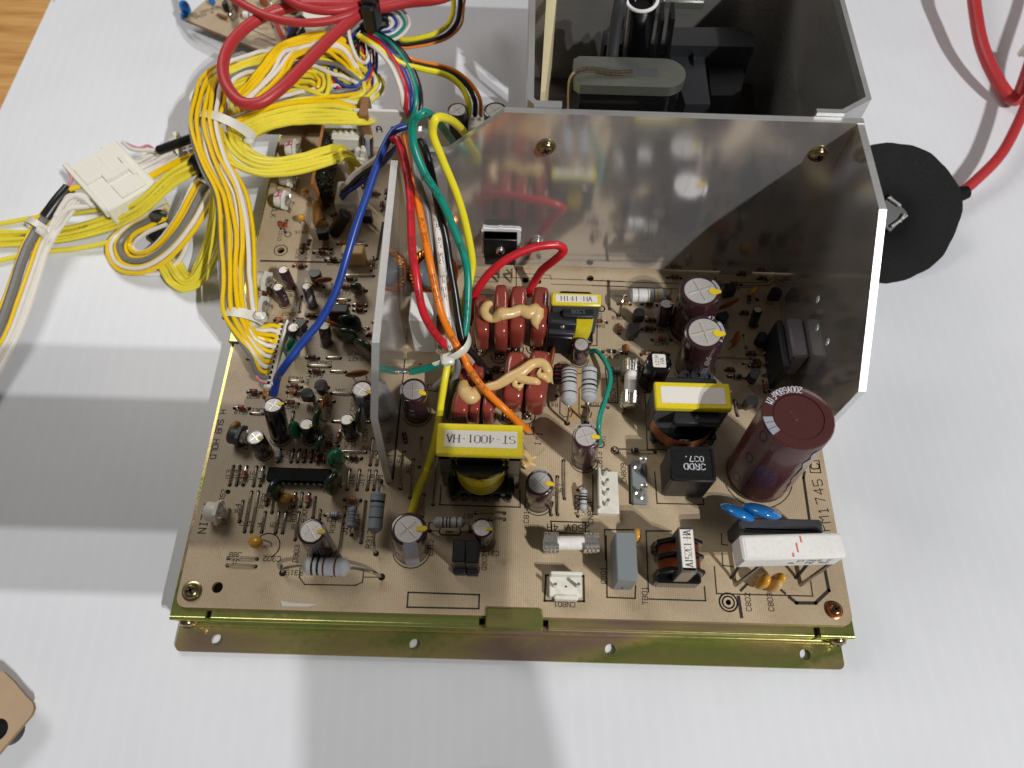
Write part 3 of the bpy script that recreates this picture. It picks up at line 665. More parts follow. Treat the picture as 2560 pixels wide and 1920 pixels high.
def body_profile(L, r, bands, m):
    """dog-bone body along z from 0 to L with painted bands [(pos, width, mat)]"""
    pr = [(.25 * r, 0), (.7 * r, .05 * L), (r * 1.04, .11 * L), (r * 1.04, .2 * L)]; ms = [m, m, m]
    cur = .2
    for p_, w_, bm in bands:
        a, b = p_ - w_ / 2, p_ + w_ / 2
        if a > cur: pr.append((r, a * L)); ms.append(m)
        pr.append((r * 1.01, b * L)); ms.append(bm); cur = b
    if cur < .8: pr.append((r, .8 * L)); ms.append(m)
    pr += [(r * 1.04, max(.82, cur + .01) * L), (r * 1.04, .89 * L), (.7 * r, .95 * L), (.25 * r, L)]; ms += [m, m, m, m]
    return pr, ms
def axial(h0, h1, A, B, r, m, bands, lead=.35, label=None, name='resistor', droop=0):
    """body from A to B (3D), legs from the holes h0,h1 (px)"""
    A = Vector(A); B = Vector(B); L = (B - A).length; mb = MB(); pr, ms = body_profile(L, r, bands, m); mb.lathe(pr, ms, 18, T=TR(A, frame(A, B)))
    o = part(mb, name, label=label)
    d = (B - A).normalized()
    for hq, E, s_ in ((h0, A, -1), (h1, B, 1)):
        if hq is None: continue
        p = P(hq) if isinstance(hq, (str, tuple)) else hq; q = Vector((p.x, p.y, HB - .5))
        mb = MB(); k = Vector((q.x, q.y, E.z)) ; mid = E + d * s_ * min(1.5, (k - E).length * .5)
        mb.tube([E - d * s_ * .3, mid, k * .75 + mid * .25 + Vector((0, 0, -(E.z - q.z) * .15)), q], lead, LEAD, 7, 5); mb.build('lead', o)
        if isinstance(hq, (str, tuple)): pad(hq, lead * 2.2)
    return o
BK = lambda *a: [(p, .05, BBLK) for p in a]
# large grey power resistors
axial('J1425,1095', None, P('J1455,850', 11), P('J1455,315', 12), 3.0, RBODY, [(.30, .03, BBLK), (.55, .035, BBLK), (.66, .04, BBLK), (.76, .035, BGRY), (.85, .035, BBRN)], .55, label='grey banded resistor standing beside the tan glue')
axial('J1695,1090', None, P('J1725,810', 11), P('J1735,300', 12), 3.0, RBODY, [(.20, .035, BBRN), (.29, .03, BGRY), (.42, .05, BBLK), (.55, .04, BBLK), (.78, .03, BBLK)], .55)
axial('H555,1350', 'H620,350', P('H530,1070', 6.5), P('H590,495', 9), 2.7, RBLUE, [(.36, .03, BBRN), (.62, .03, BGRY), (.75, .05, BBLK), (.93, .03, BRED)], .5, label='long blue-grey resistor leaning over the board')
axial('g1060,250', 'g1915,285', P('g1235,185', 6), P('g1645,205', 6), 3.2, RBODY, [(.10, .06, BBLK), (.22, .05, BBLK), (.34, .05, BBLK), (.46, .04, BBRN), (.70, .04, BBRN)], .6, label='large pale banded resistor lying near the front left corner')
axial('H1290,1030', 'H1860,1040', P('H1340,915', 6), P('H1790,920', 6), 2.0, RBODY, [(.18, .05, BBRN), (.32, .05, BBLK), (.43, .05, BBLK), (.53, .05, BBLK), (.74, .04, BBRN)], .4)
axial('K365,820', 'K1060,590', P('K495,545', 9), P('K1000,545', 9), 2.9, RWHITE, [(.27, .03, BGLD), (.53, .03, BGLD), (.70, .03, mat('band_violet', '#7a6a90', .4)), (.80, .05, YDAB), (.91, .04, BGRY)], .5, label='white wire-wound resistor below the heat sink')
axial('J1290,720', None, P('J1285,560', 5), P('J1320,270', 7.5), 2.1, BBLK, [(.25, .05, BGRY), (.45, .08, BRED), (.62, .06, BGRY), (.8, .07, BRED)], .4, label='black resistor with red bands beside the grey pair')
axial('H215,1090', 'H270,730', P('H200,1000', 3.5), P('H230,700', 4.5), 1.5, RBLUE, [(.3, .06, BGRY), (.45, .06, BGRY), (.6, .06, BGRY), (.75, .06, BGRY)], .35)
axial('O1130,1055', 'O1130,690', P('O1205,985', 2.6), P('O1210,665', 4.0), 1.35, RBODY, [(.30, .05, BGRY), (.5, .08, BBLK), (.62, .08, BBLK), (.74, .06, BGRY)], .3)
# small axial parts lying on the board, one mesh per kind shared between copies
def small_mesh(m, L, r, bands):
    mb = MB(); pr, ms = body_profile(L, r, bands, m); mb.lathe(pr, ms, 12, T=TL(0, 0, 0) @ RY(90) @ TL(0, 0, -L / 2))
    return mb.build('resistor', None).data
def proto(f):
    o_ = f(); me = o_; return me
tmp0 = set(bpy.data.objects)
KN = {'t': small_mesh(RBRN, 3.4, .95, [(.3, .08, BRED), (.5, .08, BBRN), (.7, .08, BGLD)]), 'd': small_mesh(RBRN2, 3.4, .9, [(.3, .1, BBLK), (.55, .1, BRED)]), 'b': small_mesh(RBLUE, 3.6, 1.0, [(.3, .09, RWHITE), (.5, .09, RWHITE), (.7, .09, RWHITE)]), 'k': small_mesh(BLACK, 3.0, .9, [(.28, .12, RWHITE)]), 'r': small_mesh(mat('diode_glass', '#a3402e', .15, coat=.6), 3.0, .8, [(.3, .12, BBLK)]), 'o': small_mesh(mat('resistor_amber', '#c07a40', .35), 3.0, 1.0, [(.3, .1, BRED), (.6, .1, BBRN)])}
for o_ in set(bpy.data.objects) - tmp0: bpy.data.objects.remove(o_)
def wire_mesh(): pass
def jumper(a, b, lift=.75, r=.34, name='jumper_wire'):
    A = P(a); B = P(b); d = (B - A); d.z = 0; L = d.length; d.normalize(); z = Vector((0, 0, HB + lift)); A0 = Vector((A.x, A.y, 0)); B0 = Vector((B.x, B.y, 0))
    mb = MB(); mb.tube([A0 + Vector((0, 0, HB - .6)), A0 + Vector((0, 0, HB + lift * .7)), A0 + z + d * .5, B0 + z - d * .5, B0 + Vector((0, 0, HB + lift * .7)), B0 + Vector((0, 0, HB - .6))], r, LEAD, 6, 3)
    part(mb, name); pad(a); pad(b)
def small(a, b, k='t'):
    A = P(a); B = P(b); c = (A + B) / 2; an = math.atan2(B.y - A.y, B.x - A.x)
    o = link('resistor' if k in 'tdbo' else 'diode', KN[k], BD, (c.x, c.y, HB + 1.15), (0, 0, an))
    L = (Vector((B.x, B.y)) - Vector((A.x, A.y))).length; mb = MB(); h = max(L / 2, 1.9)
    mb.tube([(-h, 0, -1.6), (-h, 0, -.3), (-h + .5, 0, 0), (h - .5, 0, 0), (h, 0, -.3), (h, 0, -1.6)], .27, LEAD, 6, 3); mb.build('lead', o); pad(a); pad(b)
JW = '''D575,145 D520,400 D665,145 D615,400 D895,155 D850,410 D825,500 D725,1045 D920,500 D820,1045 D705,630 D655,905 D1015,780 D962,1050 D1200,785 D1155,1060 D1295,790 D1250,1060 D1480,790 D1425,1155 D1525,520 D1500,700 D1705,575 D1670,850 D1775,755 D1760,880 D1130,580 D1105,780 D2180,200 D2145,460 D505,1415 D900,1425 D490,1515 D880,1528
C375,740 C540,745 C960,720 C940,840 C960,1245 C925,1410 C1050,1245 C1015,1410 C905,295 C1090,298 C1485,160 C1680,165 C1485,460 C1770,470 C1510,850 C2010,860 C1620,1265 C1960,1275 C2060,1090 C2020,1450 C2130,1310 C2110,1450
B1075,560 B1045,775 B1560,610 B1735,612 B1430,1410 B1610,1412 B1170,1520 B1470,1530 B330,1425 B450,1432 A1630,1605 A2070,1605 A1810,1180 A1970,1180
H190,195 H155,460 H325,200 H290,465 H465,205 H430,465 H555,210 H520,465 G725,1275 H895,450 H1075,55 H1025,575 G960,1080 G930,1480 H1395,0 H1340,670 H1215,540 H1190,840 H120,720 H30,1440 H410,635 H345,1195 H1940,785 O115,1015 H2130,880 O115,1100
O850,510 O850,1030 O935,290 O945,810 O760,870 O760,1035 J1640,870 J1990,878 K235,350 K245,735 N540,50 N890,60 K1740,1400 K2190,1420 K2100,1100 K2130,1270 M1970,560 M2010,770'''.split()
for a, b in zip(JW[::2], JW[1::2]): jumper(a, b)
SM = '''t D760,150 D705,400|b D990,155 D940,410|d D1055,510 D1030,680|t D1435,520 D1405,695|t D1625,525 D1595,700|b C780,1240 C745,1410|d C1130,1250 C1105,1410|d C1220,1255 C1200,1410|d C885,370 C1075,375|t C875,450 C1060,455|d C845,600 C1030,605|t C1185,155 C1375,160|r C1625,960 C1560,1150|d C1690,1350 C1900,1360|d C1300,1340 C1290,1415|d C1380,1330 C1380,1420|t B960,145 B1140,145|o B700,895 B870,900|t B1550,680 B1730,685|t B1790,685 B1970,690|d B1790,755 B1960,760|t B1620,435 B1740,440|d B1140,1410 B1310,1415|d B1150,835 B1290,840|d B610,1030 B740,940|d B970,895 B1150,905|d B1980,1105 B2110,1105|d B1650,330 B1830,330|t A1570,1165 A1740,1170|d A1240,1285 A1480,1290|d A1330,1235 A1490,1232|r A870,840 A850,1000|d A1195,1110 A1165,1230|d A1105,1165 A1080,1285|t A1400,1100 A1420,1190|r A790,860 A790,950|t K360,665 K530,672|d K690,1010 K870,1012|t K830,1160 K1090,1165|t K680,1370 K860,1335|o K375,950 K375,1075|o K480,1240 K475,1355|d K690,665 K900,685|d K750,900 K890,905|d L150,1360 L260,1365|d L200,1470 L330,1465|d L60,800 L160,800|d L170,560 L175,650|k K150,1330 K415,1345|k M300,1250 M870,1270|d J320,375 J545,385|d N300,140 N410,150|k N370,230 N560,250|d N620,90 N760,95|d F1900,1560 F2100,1580|k M1880,230 M2110,250|d K1040,300 K1230,310|d G720,1010 G745,1140|d G430,1010 G450,1120|d E1180,1530 E1100,1480|t F200,480 F60,470|k N450,600 N700,640|d L20,260 L120,265|d L300,320 L420,330'''.split('|')
OCC = []
for s_ in SM:
    k, a, b = s_.split(); small(a, b, k); p = P(a).lerp(P(b), .5); OCC.append((p.x, p.y, 2.6))
for a, b in zip(JW[::2], JW[1::2]):
    for t_ in (0, .33, .66, 1): p = P(a).lerp(P(b), t_); OCC.append((p.x, p.y, 1.4))
for o_, b_, R_, r_, H_ in CO: OCC.append((b_.x, b_.y, r_ + 1.4))
def inv(x, y):    # board point back to a measuring point
    d = CAM_R.transposed() @ (Vector((x, y, HB)) - CAM_P); return (1280 + F_PX * d.x / -d.z, 960 - F_PX * d.y / -d.z)
rnd5 = random.Random(21); n5 = 0
EXTRA = []
for t_ in range(1500):
    reg = rnd5.choice(((7, 66, 56, 150), (7, 66, 56, 150), (30, 66, 150, 200), (186, 226, 78, 148), (150, 182, 98, 140), (30, 66, 28, 60)))
    x, y = rnd5.uniform(reg[0], reg[1]), rnd5.uniform(reg[2], reg[3])
    if any(math.hypot(x - a, y - b) < c + 2.3 for a, b, c in OCC): continue
    hz = rnd5.random() < .6; L5 = rnd5.choice((2.6, 3.0, 3.6)); dx, dy = (L5, 0) if hz else (0, L5)
    small(inv(x - dx, y - dy), inv(x + dx, y + dy), rnd5.choice('ttddbdro')); OCC.append((x, y, 2.8)); EXTRA.append((x, y, hz)); n5 += 1
    if n5 >= 46: break
# ---------------------------------------------------------------- dipped, disc and film capacitors
def legs(mb, c, dx, dy, z1, r=.28, m=LEAD):
    for s_ in (-1, 1): mb.tube([(c.x + dx * s_, c.y + dy * s_, HB - .5), (c.x + dx * s_, c.y + dy * s_, HB + z1)], r, m, 6, 2)
def disc(q, z, d, th=2.0, yaw=0, tilt=0, m=DISC, name='disc_capacitor', label=None):
    """round coated disc standing on two legs, centre seen at q, height z"""
    p = P(q, z); R = Matrix.Rotation(math.radians(yaw), 3, 'Z') @ Matrix.Rotation(math.radians(tilt), 3, 'X')
    mb = MB(); mb.sup((0, 0, 0), (d, th, d), m, 1.0, 1.0, 22, 12)
    for s_ in ((-1, 1) if m is not BLUED else ()): mb.tube([(d * .2 * s_, 0, -d * .42), (d * .26 * s_, 0, -d * .6), (d * .26 * s_, tilt * .02, -z - .4 if not tilt else -z)], .3, m if d > 4 else LEAD, 6, 3)
    return part(mb, name, loc=p, rot=R, label=label)
def blob(q, z, d, m, yaw=0, tilt=0, name='capacitor', e=(.9, .9), label=None, legsr=.28, base=None):
    p = P(q, z); mb = MB(); mb.sup((0, 0, 0), d, m, e[0], e[1], 18, 12)
    R = Matrix.Rotation(math.radians(yaw), 3, 'Z') @ Matrix.Rotation(math.radians(tilt), 3, 'X')
    o = part(mb, name, loc=p, rot=R, label=label); mb = MB()
    b = P(base) if base else Vector((p.x, p.y, HB)); ax = R @ Vector((1, 0, 0)); low = R @ Vector((0, 0, -d[2] * .42))
    for s_ in (-1, 1): mb.tube([p + ax * d[0] * .22 * s_ + low, Vector((b.x, b.y, HB + 1.2)) + ax * d[0] * .25 * s_, Vector((b.x, b.y, HB - .4)) + ax * d[0] * .25 * s_], legsr, LEAD, 6, 3)
    m2 = mb.build('lead', o); m2.matrix_parent_inverse = o.matrix_basis.inverted(); return o
disc('B1380,330', 6, 7.6, 2, 10, 25); disc('B1480,930', 5, 7.4, 2, -20, 20); disc('C1840,190', 6.5, 9.6, 2.4, 12, 20, label='large brown ceramic disc against the narrow plate'); disc('C1375,590', 4.5, 7.5, 1.8, 80, 12)
disc('I1205,1310', 7, 10.5, 2.2, 82, 6, label='brown ceramic disc seen edge-on beside the glued capacitors'); disc('K1890,660', 7, 9.4, 2.2, 25, 15); disc('K1990,1150', 6, 7.5, 2, 75, 10)
for q, z, d, y in (('L240,490', 4.5, (5, 2.4, 5.2), 60), ('L700,470', 4, (5, 2.2, 5), 20)): pass
blob('L240,480', 4.5, (5.4, 2.4, 5.2), YTANT, 50, 20); 
for q, z, d in (('A1120,440', 4, (3.8, 2.6, 4.8)), ('A1065,800', 4, (3.8, 3.0, 4.8)), ('D1295,580', 3.4, (4.2, 3.6, 4.8))): blob(q, z, d, YTANT, 20, 20)
blob('D880,1190', 4.2, (4.6, 4.4, 6.2), YTANT, 60, 62, label='yellow dipped bead tipped over near the left edge', base='D1060,1240')
blob('C150,930', 5, (5.5, 3.4, 5.5), GLUEB, 60, 10)
for q, z, d, y, t in (('B955,1290', 7, (6.6, 4.4, 13), 70, 0), ('C985,970', 6.5, (5.6, 3.8, 12), 75, 0), ('C1555,1370', 7.5, (7.0, 4.6, 13.5), 40, 0)): blob(q, z, d, TEAL, y, t)
for q, z, d, y, t in (('B1830,450', 5, (4.6, 2.4, 7.5), 10, 12), ('B1740,930', 6, (8, 2.4, 10), 4, 0), ('B1720,1110', 5.5, (7.6, 2.4, 9.4), -6, 0), ('B1950,1290', 6.5, (8.2, 2.6, 11), -30, 0), ('C1325,860', 8, (8.0, 2.4, 13), 82, 0), ('C1895,820', 7, (7.4, 2.3, 12), 84, 0), ('C1340,1180', 5.5, (6.6, 2.6, 10), 74, 6), ('D1155,480', 6.5, (6.0, 2.8, 10), 70, 0), ('D1950,380', 6.5, (7.0, 3.0, 10), 60, 0)):
    blob(q, z, tuple(x * 1.22 for x in d), DGREEN, y, t, e=(.7, .7), label=None)
def filmcap(q, z, d, yaw, lean, sag=0, label=None):
    p = P(q, z); mb = MB()
    wp = lambda v: Vector((v.x * (1 + .05 * math.sin(v.z * .5)), v.y + sag * (v.z / d[2]) ** 2, v.z))
    mb.sup((0, 0, 0), d, FILM, .38, .45, 26, 18, warp=wp)
    R = Matrix.Rotation(math.radians(yaw), 3, 'Z') @ Matrix.Rotation(math.radians(lean), 3, 'X')
    return part(mb, 'film_capacitor', loc=p, rot=R, label=label)
# upper row: four tall slabs seen from above, long side running away from the viewer
for q, z, d, y, l in (('I250,830', 9.5, (6.6, 18.0, 19), 4, 4), ('I512,770', 11, (6.4, 25.0, 21), 1, 4), ('I738,740', 11, (7.2, 22.0, 20), -1, 3), ('I1040,740', 10.5, (7.4, 21.5, 19.5), -3, 4)): filmcap(q, z, d, y, l)
for q, z, d, y, l in (('J700,530', 9, (8.6, 22.0, 17), -4, 5), ('J1010,540', 10, (8.6, 23.0, 18), -5, 3), ('G1520,660', 8, (6.6, 10.0, 15), -8, 5), ('G1720,620', 8, (4.6, 12.0, 13), -6, 0), ('G1905,600', 9, (4.8, 15.0, 15), -5, 0), ('G1560,300', 7, (5, 8, 12), 10, 0), ('G1750,210', 7.5, (4.6, 7, 12), 0, 0)): filmcap(q, z, d, y, l)
for q in ('I205,1185', 'I490,1275', 'I710,1180', 'I975,1160', 'J865,1000', 'J590,1010', 'G1460,840', 'G1640,800', 'G1870,790', 'J230,980'):
    p = P(q, .2); mb = MB(); mb.ring(1.35, .42, BRASS, 16); mb.lathe([(.9, 0), (.5, .6), (.01, .8)], SOLD, 10); part(mb, 'eyelet', loc=p)
    arc(q, 3.4, 180, 380, .4)
    pp = P(q); silk.add([(pp.x + x, pp.y + y, HB + .066) for x, y in ((-2, -1.6), (2, -1.6), (2, 2.4), (-2, 2.4))], [(0, 1, 2, 3)], SILK)
def gl(pts, r, name='glue', m=GLUE, n=12, sq=.8, rough=.0):
    pp = [P(q, z) for q, z in pts]; rs = r if isinstance(r, list) else [r] * len(pp); k = len(rs) - 1
    def rr(t): i = min(int(t * k), k - 1); u = t * k - i; return rs[i] * (1 - u) + rs[i+1] * u
    mb = MB(); mb.tube(pp, rr, m, n, 8, squash=sq); return mb
mb = gl([('I390,540', 20.5), ('I330,560', 20.5), ('I280,640', 21), ('I310,720', 21), ('I400,760', 20.5), ('I520,690', 22.5), ('I640,680', 22.5), ('I780,640', 22), ('I900,670', 22), ('I1010,640', 21.5), ('I1060,640', 21.5)], [1.0, 1.8, 2.0, 1.9, 1.6, 2.9, 2.3, 2.5, 2.9, 3.2, 1.2])
mb2 = gl([('I1020,620', 22), ('I1000,720', 21.5), ('I990,820', 20.5), ('I1020,905', 18.5)], [2.6, 3.0, 1.7, .15])
mb.T = Matrix(); mb.v += []
part(mb, 'glue', label='tan glue bridging the upper red capacitors'); part(mb2, 'glue')
mb = gl([('G1540,300', 14.5), ('G1560,430', 15), ('G1640,500', 15), ('G1740,440', 14.5), ('G1880,380', 16), ('J470,560', 17), ('J640,460', 18.5), ('J800,380', 19.5), ('J960,270', 20), ('J1090,270', 20), ('J1160,370', 19.5), ('J1190,480', 17), ('J1230,550', 14)], [1.6, 3.2, 3.4, 2.6, 1.8, 1.9, 2.2, 2.3, 2.0, 2.0, 1.9, 1.1, .2])
part(mb, 'glue', label='stringy tan glue over the lower red capacitors')
part(gl([('J640,420', 18.8), ('J760,470', 18.8), ('J880,500', 19), ('J1000,520', 19), ('J1060,560', 17.6), ('J1115,610', 16)], [.8, 1.8, 1.7, 1.5, .8, .12]), 'glue')
part(gl([('J730,480', 18.8), ('J700,560', 18), ('J760,590', 18), ('J820,540', 18.2)], [1.0, 1.1, .8, .6]), 'glue')
part(gl([('J800,570', 18), ('J760,630', 16.5), ('J735,700', 15)], [.9, .7, .1]), 'glue')
part(gl([('J1060,330', 20.2), ('J1040,420', 19.6), ('J1110,450', 19), ('J1180,520', 17.4)], [.3, 1.1, 1.4, .9]), 'glue')
part(gl([('O350,160', 12), ('O420,200', 9), ('O450,270', 6), ('O400,330', 4), ('O370,380', 4)], [1.4, 1.5, 1.6, 2.4, 1.6]), 'glue', label='tan glue squeezed out beside the large transformer')
part(gl([('O430,230', 8), ('O500,250', 6), ('O560,230', 6), ('O630,160', 9), ('O680,95', 13)], [1.0, .6, .35, .18, .05]), 'glue')
part(gl([('O400,290', 5), ('O470,320', 4), ('O540,350', 3)], [1.2, 1.0, .8]), 'glue')
part(gl([('C640,330', .6), ('C600,440', .6), ('C540,520', .4)], [1.2, 1.6, .8], m=GLUEB), 'glue')
part(gl([('A1260,560', 6), ('A1290,700', 3), ('A1330,860', 1), ('A1430,900', .5)], [1.5, 2.2, 3.0, 1.0], m=GLUEB), 'glue')
# ---------------------------------------------------------------- transistors, IC, trimmers
def to92(q, z, yaw, m=BLACK, d=5.0, hh=5.0):
    p = P(q, z); mb = MB(); prof = [(-d/2 * .9, -d * .3), (d/2 * .9, -d * .3)] + [(d/2 * math.cos(a), d/2 * math.sin(a)) for a in [math.radians(-10 + 200 * i / 10) for i in range(11)]]
    mb.extr(prof, -hh / 2, hh / 2, m)
    for x in (-1.27, 0, 1.27): mb.box((x, 0, -hh / 2 - (z - hh / 2) / 2 - .2), (.5, .4, z - hh / 2 + .4), LEAD)
    part(mb, 'transistor', loc=p, rot=(0, 0, math.radians(yaw)))
for q, z, y in (('A1365,1020', 5, 10), ('B1265,270', 5, 180), ('C1165,500', 5, 0), ('C1355,380', 5, 80), ('K640,830', 5, 5), ('K560,1070', 5, 40), ('K1890,490', 5, 10), ('K1790,860', 5, 200), ('L350,1160', 5, 85), ('L530,540', 7, 0), ('N690,230', 6, 60), ('N640,600', 5, 20), ('A1980,790', 4, 0), ('B1060,980', 4, 60)): to92(q, z, y)
mb = MB(); p = P('B1590,790', 5); mb.box((0, 0, 0), (8.5, 4, 8), DGREY, bev=.4); part(mb, 'relay', loc=p)
mb = MB(); p = P('A1800,1320', 5); mb.box((0, 0, 0), (9.6, 5, 9), CREAM, bev=.5); part(mb, 'film_capacitor', loc=p, label='cream box capacitor beside the blue wire')
mb = MB(); p = P('A1600,880', 5); q_ = P('A1660,780', 8.5); mb.lathe([(3, -6), (3, 6), (2.6, 6.2)], BLACK, 18); mb.lathe([(2.6, 6.25), (.01, 6.3)], DGREY, 18); part(mb, 'capacitor', loc=p, rot=frame(p, q_))
# DIP integrated circuit
a = P('D1055,150', 3.6); b = P('D1925,165', 3.6); c = P('D1055,340', 3.6); L_ = b.x - a.x; Wd = a.y - c.y
mb = MB(); mb.box((0, 0, 0), (L_, Wd, 3.0), mat('chip_black', '#0b0b0c', .65, spec=.15), bev=.35); ic = part(mb, 'integrated_circuit', loc=((a.x + b.x) / 2, (a.y + c.y) / 2, HB + 2.2), label='long black chip with a row of pins')
mb = MB(); mb.box((0, 0, 0), (1.3, .3, 1.0), STEEL); mb.box((0, -.25, -1.2), (.7, .25, 1.8), STEEL); _t = mb.build('pin'); pin_me = _t.data; bpy.data.objects.remove(_t)
for i in range(10):
    for s_ in (-1, 1): link('pin', pin_me, ic, (-L_ / 2 + 1.4 + i * (L_ - 2.8) / 9, s_ * (Wd / 2 + .2), -.3), (0, 0, 0 if s_ < 0 else math.pi))
def trimmer(q, z, yaw, m=WHITEP, pink=False):
    p = P(q, z); mb = MB()
    mb.lathe([(.01, -3.6), (2.7, -3.6), (2.9, -3.3), (2.9, -.4)], m, 18, T=RY(90))
    hx = [(3.9 * math.cos(math.radians(60 * i + 30)), 3.9 * math.sin(math.radians(60 * i + 30))) for i in range(6)]
    mb.extr(hx, -.5, .5, m, T=RY(90))
    o = part(mb, 'trimmer', loc=p, rot=(0, 0, math.radians(yaw))); o.scale = (1.25, 1.25, 1.2)
    mb = MB(); mb.lathe([(2.2, .5), (2.0, 1.3), (.8, 1.5), (.01, 1.5)], STEEL, 14, T=RY(90)); mb.box((1.6, 0, -2.6), (.4, 2.6, 3.0), STEEL); mb.box((1.2, 1.6, .6), (.9, 1.3, .6), STEEL)
    for y in (-2.2, 0, 2.2): mb.box((.6 + abs(y) * .4, y, -(z + 3) / 2), (.5, .7, z - 1.6), LEAD)
    mb.build('wiper', o)
    if pink:
        mb = MB(); mb.box((-2.0, 0, 2.94), (2.6, .6, .06), PINKM, RZ(20)); mb.box((-2.0, .2, 2.95), (.6, 2.2, .06), PINKM, RZ(-10)); mb.build('marker_dash', o)
for q, z, y, m, pk in (('A920,250', 5, -5, WHITEP, False), ('A850,560', 5, -8, WHITEP, True), ('B590,350', 5, -14, WHITEP, False), ('B540,690', 5, -10, WHITEP, False), ('C240,1060', 4.5, -12, DGREY, False), ('D370,780', 4.5, -4, WHITEP, False), ('k220,490', 6, 0, WHITEP, True)): trimmer(q, z, y, m, pk)
# power device on the back plate
pc = PY('l520,590', YB - 4.6); mb = MB()
mb.box((0, 0, 0), (14.0, 4.6, 13.0), BLACK, bev=.35); mb.box((0, -.2, 5.6), (14.0, 4.0, 1.8), BLKM, bev=.2); mb.box((0, .6, -9.2), (13.4, 3.4, 7.0), BLKM, bev=.4)
for x in (-7.02, 7.02): mb.box((x, .8, 0), (.1, 2, 9), DGREY)
dev = part(mb, 'power_transistor', loc=(pc.x, YB - 3.1, pc.z), label='black power transistor bolted to the back plate with white paste')
screw(Vector((pc.x, YB - 5.4, pc.z - .2)), RF, 2.0, STEEL, washer=False)
mb = MB(); rnd = random.Random(5); ol = []
for i in range(36):
    a = 2 * math.pi * i / 36; x = 8.1 * max(-1, min(1, 1.35 * math.cos(a))); z = 8.6 * max(-1, min(1, 1.35 * math.sin(a))); ol.append((x + rnd.uniform(-.2, .55), z + rnd.uniform(-.2, .5) - .8))
mb.extr(ol, .1, .8, WPASTE, T=TXZ @ TL(0, 0, 0)); mb.build('thermal_paste', dev, loc=(0, 3.0, 0))
for q in ('l495,1060', 'l730,1050'):
    t0 = PY(q, YB - 3.5); bq = Vector((t0.x, YB - 8, HB - .4)); mb = MB(); mb.tube([Vector((t0.x, YB - 3, t0.z + 2)), Vector((t0.x, YB - 3.6, t0.z)), Vector((t0.x, YB - 7, HB + 5)), bq], .5, LEAD, 6, 4); part(mb, 'lead')
# dark device clamped to the right plate
pp = [PX(q, XRP - .1) for q in ('L800,900', 'L1000,890', 'L1100,1350', 'L960,1659', 'L780,1640', 'L700,1080')]
mb = MB(); ys = [p.y for p in pp]; zs = [p.z for p in pp]
yc = sum(ys) / 6; zc = sum(zs) / 6
mb.box((XRP - 3.4, yc, zc), (6.0, 18, 15), mat('device_grey', '#77727a', .4), bev=.8); mb.box((XRP - 8.2, yc - 1, zc - 6), (2.6, 22, 20), BLKM, bev=.5)
part(mb, 'power_transistor', label='dark grey power device clamped to the right plate')
for dy in (-6, -1, 4): mb = MB(); mb.tube([Vector((XRP - 5, yc + dy, zc - 6)), Vector((XRP - 7, yc + dy, HB + 5)), Vector((XRP - 12, yc + dy, HB - .4))], .5, LEAD, 6, 4); part(mb, 'lead')
# ---------------------------------------------------------------- transformers, coils
def ferrite_tf(x0, x1, y0, y1, zt, zb, label, txt=None, txtrot=180, wind=TAPE, paper=True, size=2.4, foil=False):
    """E-core transformer: yellow taped core on top, black bobbin, winding, pins; x0..x1,y0..y1 at the top"""
    cx, cy = (x0 + x1) / 2, (y0 + y1) / 2; w_, d_ = x1 - x0, y1 - y0; hb = zt - zb
    mb = MB(); mb.box((0, 0, hb / 2), (w_, d_, hb), FERR, bev=.5)
    o = part(mb, 'transformer', loc=(cx, cy, HB + zb), label=label)
    mb = MB(); mb.box((0, 0, hb - .5), (w_ + .5, d_ + .5, 1.3), TAPE, bev=.45); mb.box((0, 0, hb - d_ * .14), (w_ + .4, d_ + .35, d_ * .26), TAPE, bev=.3); mb.build('tape', o)
    if paper:
        mb = MB(); mb.box((0, 0, hb + .2), (w_ * .86, d_ * .66, .12), PAPER); mb.build('paper_label', o)
        if txt: mb = MB(); text(mb, txt, TL(0, 0, hb + .28) @ RZ(txtrot), size, INK, serif=True, sp=5.4); mb.build('label_print', o)
    return o, cx, cy, w_, d_, hb
# the large one at the front
a = P('G1200,880', 36); b = P('J805,1130', 36); c = P('G1170,1290', 36)
x0, x1, y1, y0 = a.x, b.x, a.y, c.y
cx, cy = (x0 + x1) / 2, (y0 + y1) / 2; w_ = x1 - x0; d_ = y1 - y0; zt = 36.0
mb = MB(); mb.box((-w_ * .42, 0, zt / 2 + 1), (w_ * .16, d_, zt - 3), BLKG, bev=.4); mb.box((w_ * .42, 0, zt / 2 + 1), (w_ * .16, d_, zt - 3), BLKG, bev=.4); mb.box((0, d_ * .2, zt / 2), (w_ * .8, d_ * .55, zt - 4), BLKG); mb.box((0, 0, zt - 3), (w_, d_, 5), BLKG, bev=.4)
big = part(mb, 'transformer', loc=(cx, cy, HB), label='large black transformer with a yellow taped top labelled ST-4001-HA')
mb = MB(); mb.box((0, 0, zt - 1.1), (w_ + .6, d_ + .6, 2.6), TAPE, bev=.4); mb.build('tape', big)
mb = MB(); mb.box((.4, 0, zt + .28), (w_ * .86, d_ * .56, .1), PAPER); mb.build('paper_label', big)
mb = MB(); text(mb, 'ST-4001-HA', TL(.4, 0, zt + .36) @ RZ(180), 2.7, INK, serif=True, sp=5.3); mb.build('label_print', big)
mb = MB(); mb.lathe([(w_ * .30, 7), (w_ * .315, 9), (w_ * .315, 22), (w_ * .30, 24)], TAPE, 28, a0=math.pi, a1=2 * math.pi, caps=False)
for z in (10.5, 13, 15.5): mb.lathe([(w_ * .318, z), (w_ * .324, z + .3), (w_ * .318, z + .6)], mat('tape_edge', '#b9a41c', .35), 28, a0=math.pi, a1=2 * math.pi, caps=False)
mb.build('winding', big, loc=(0, -d_ * .12, 0))
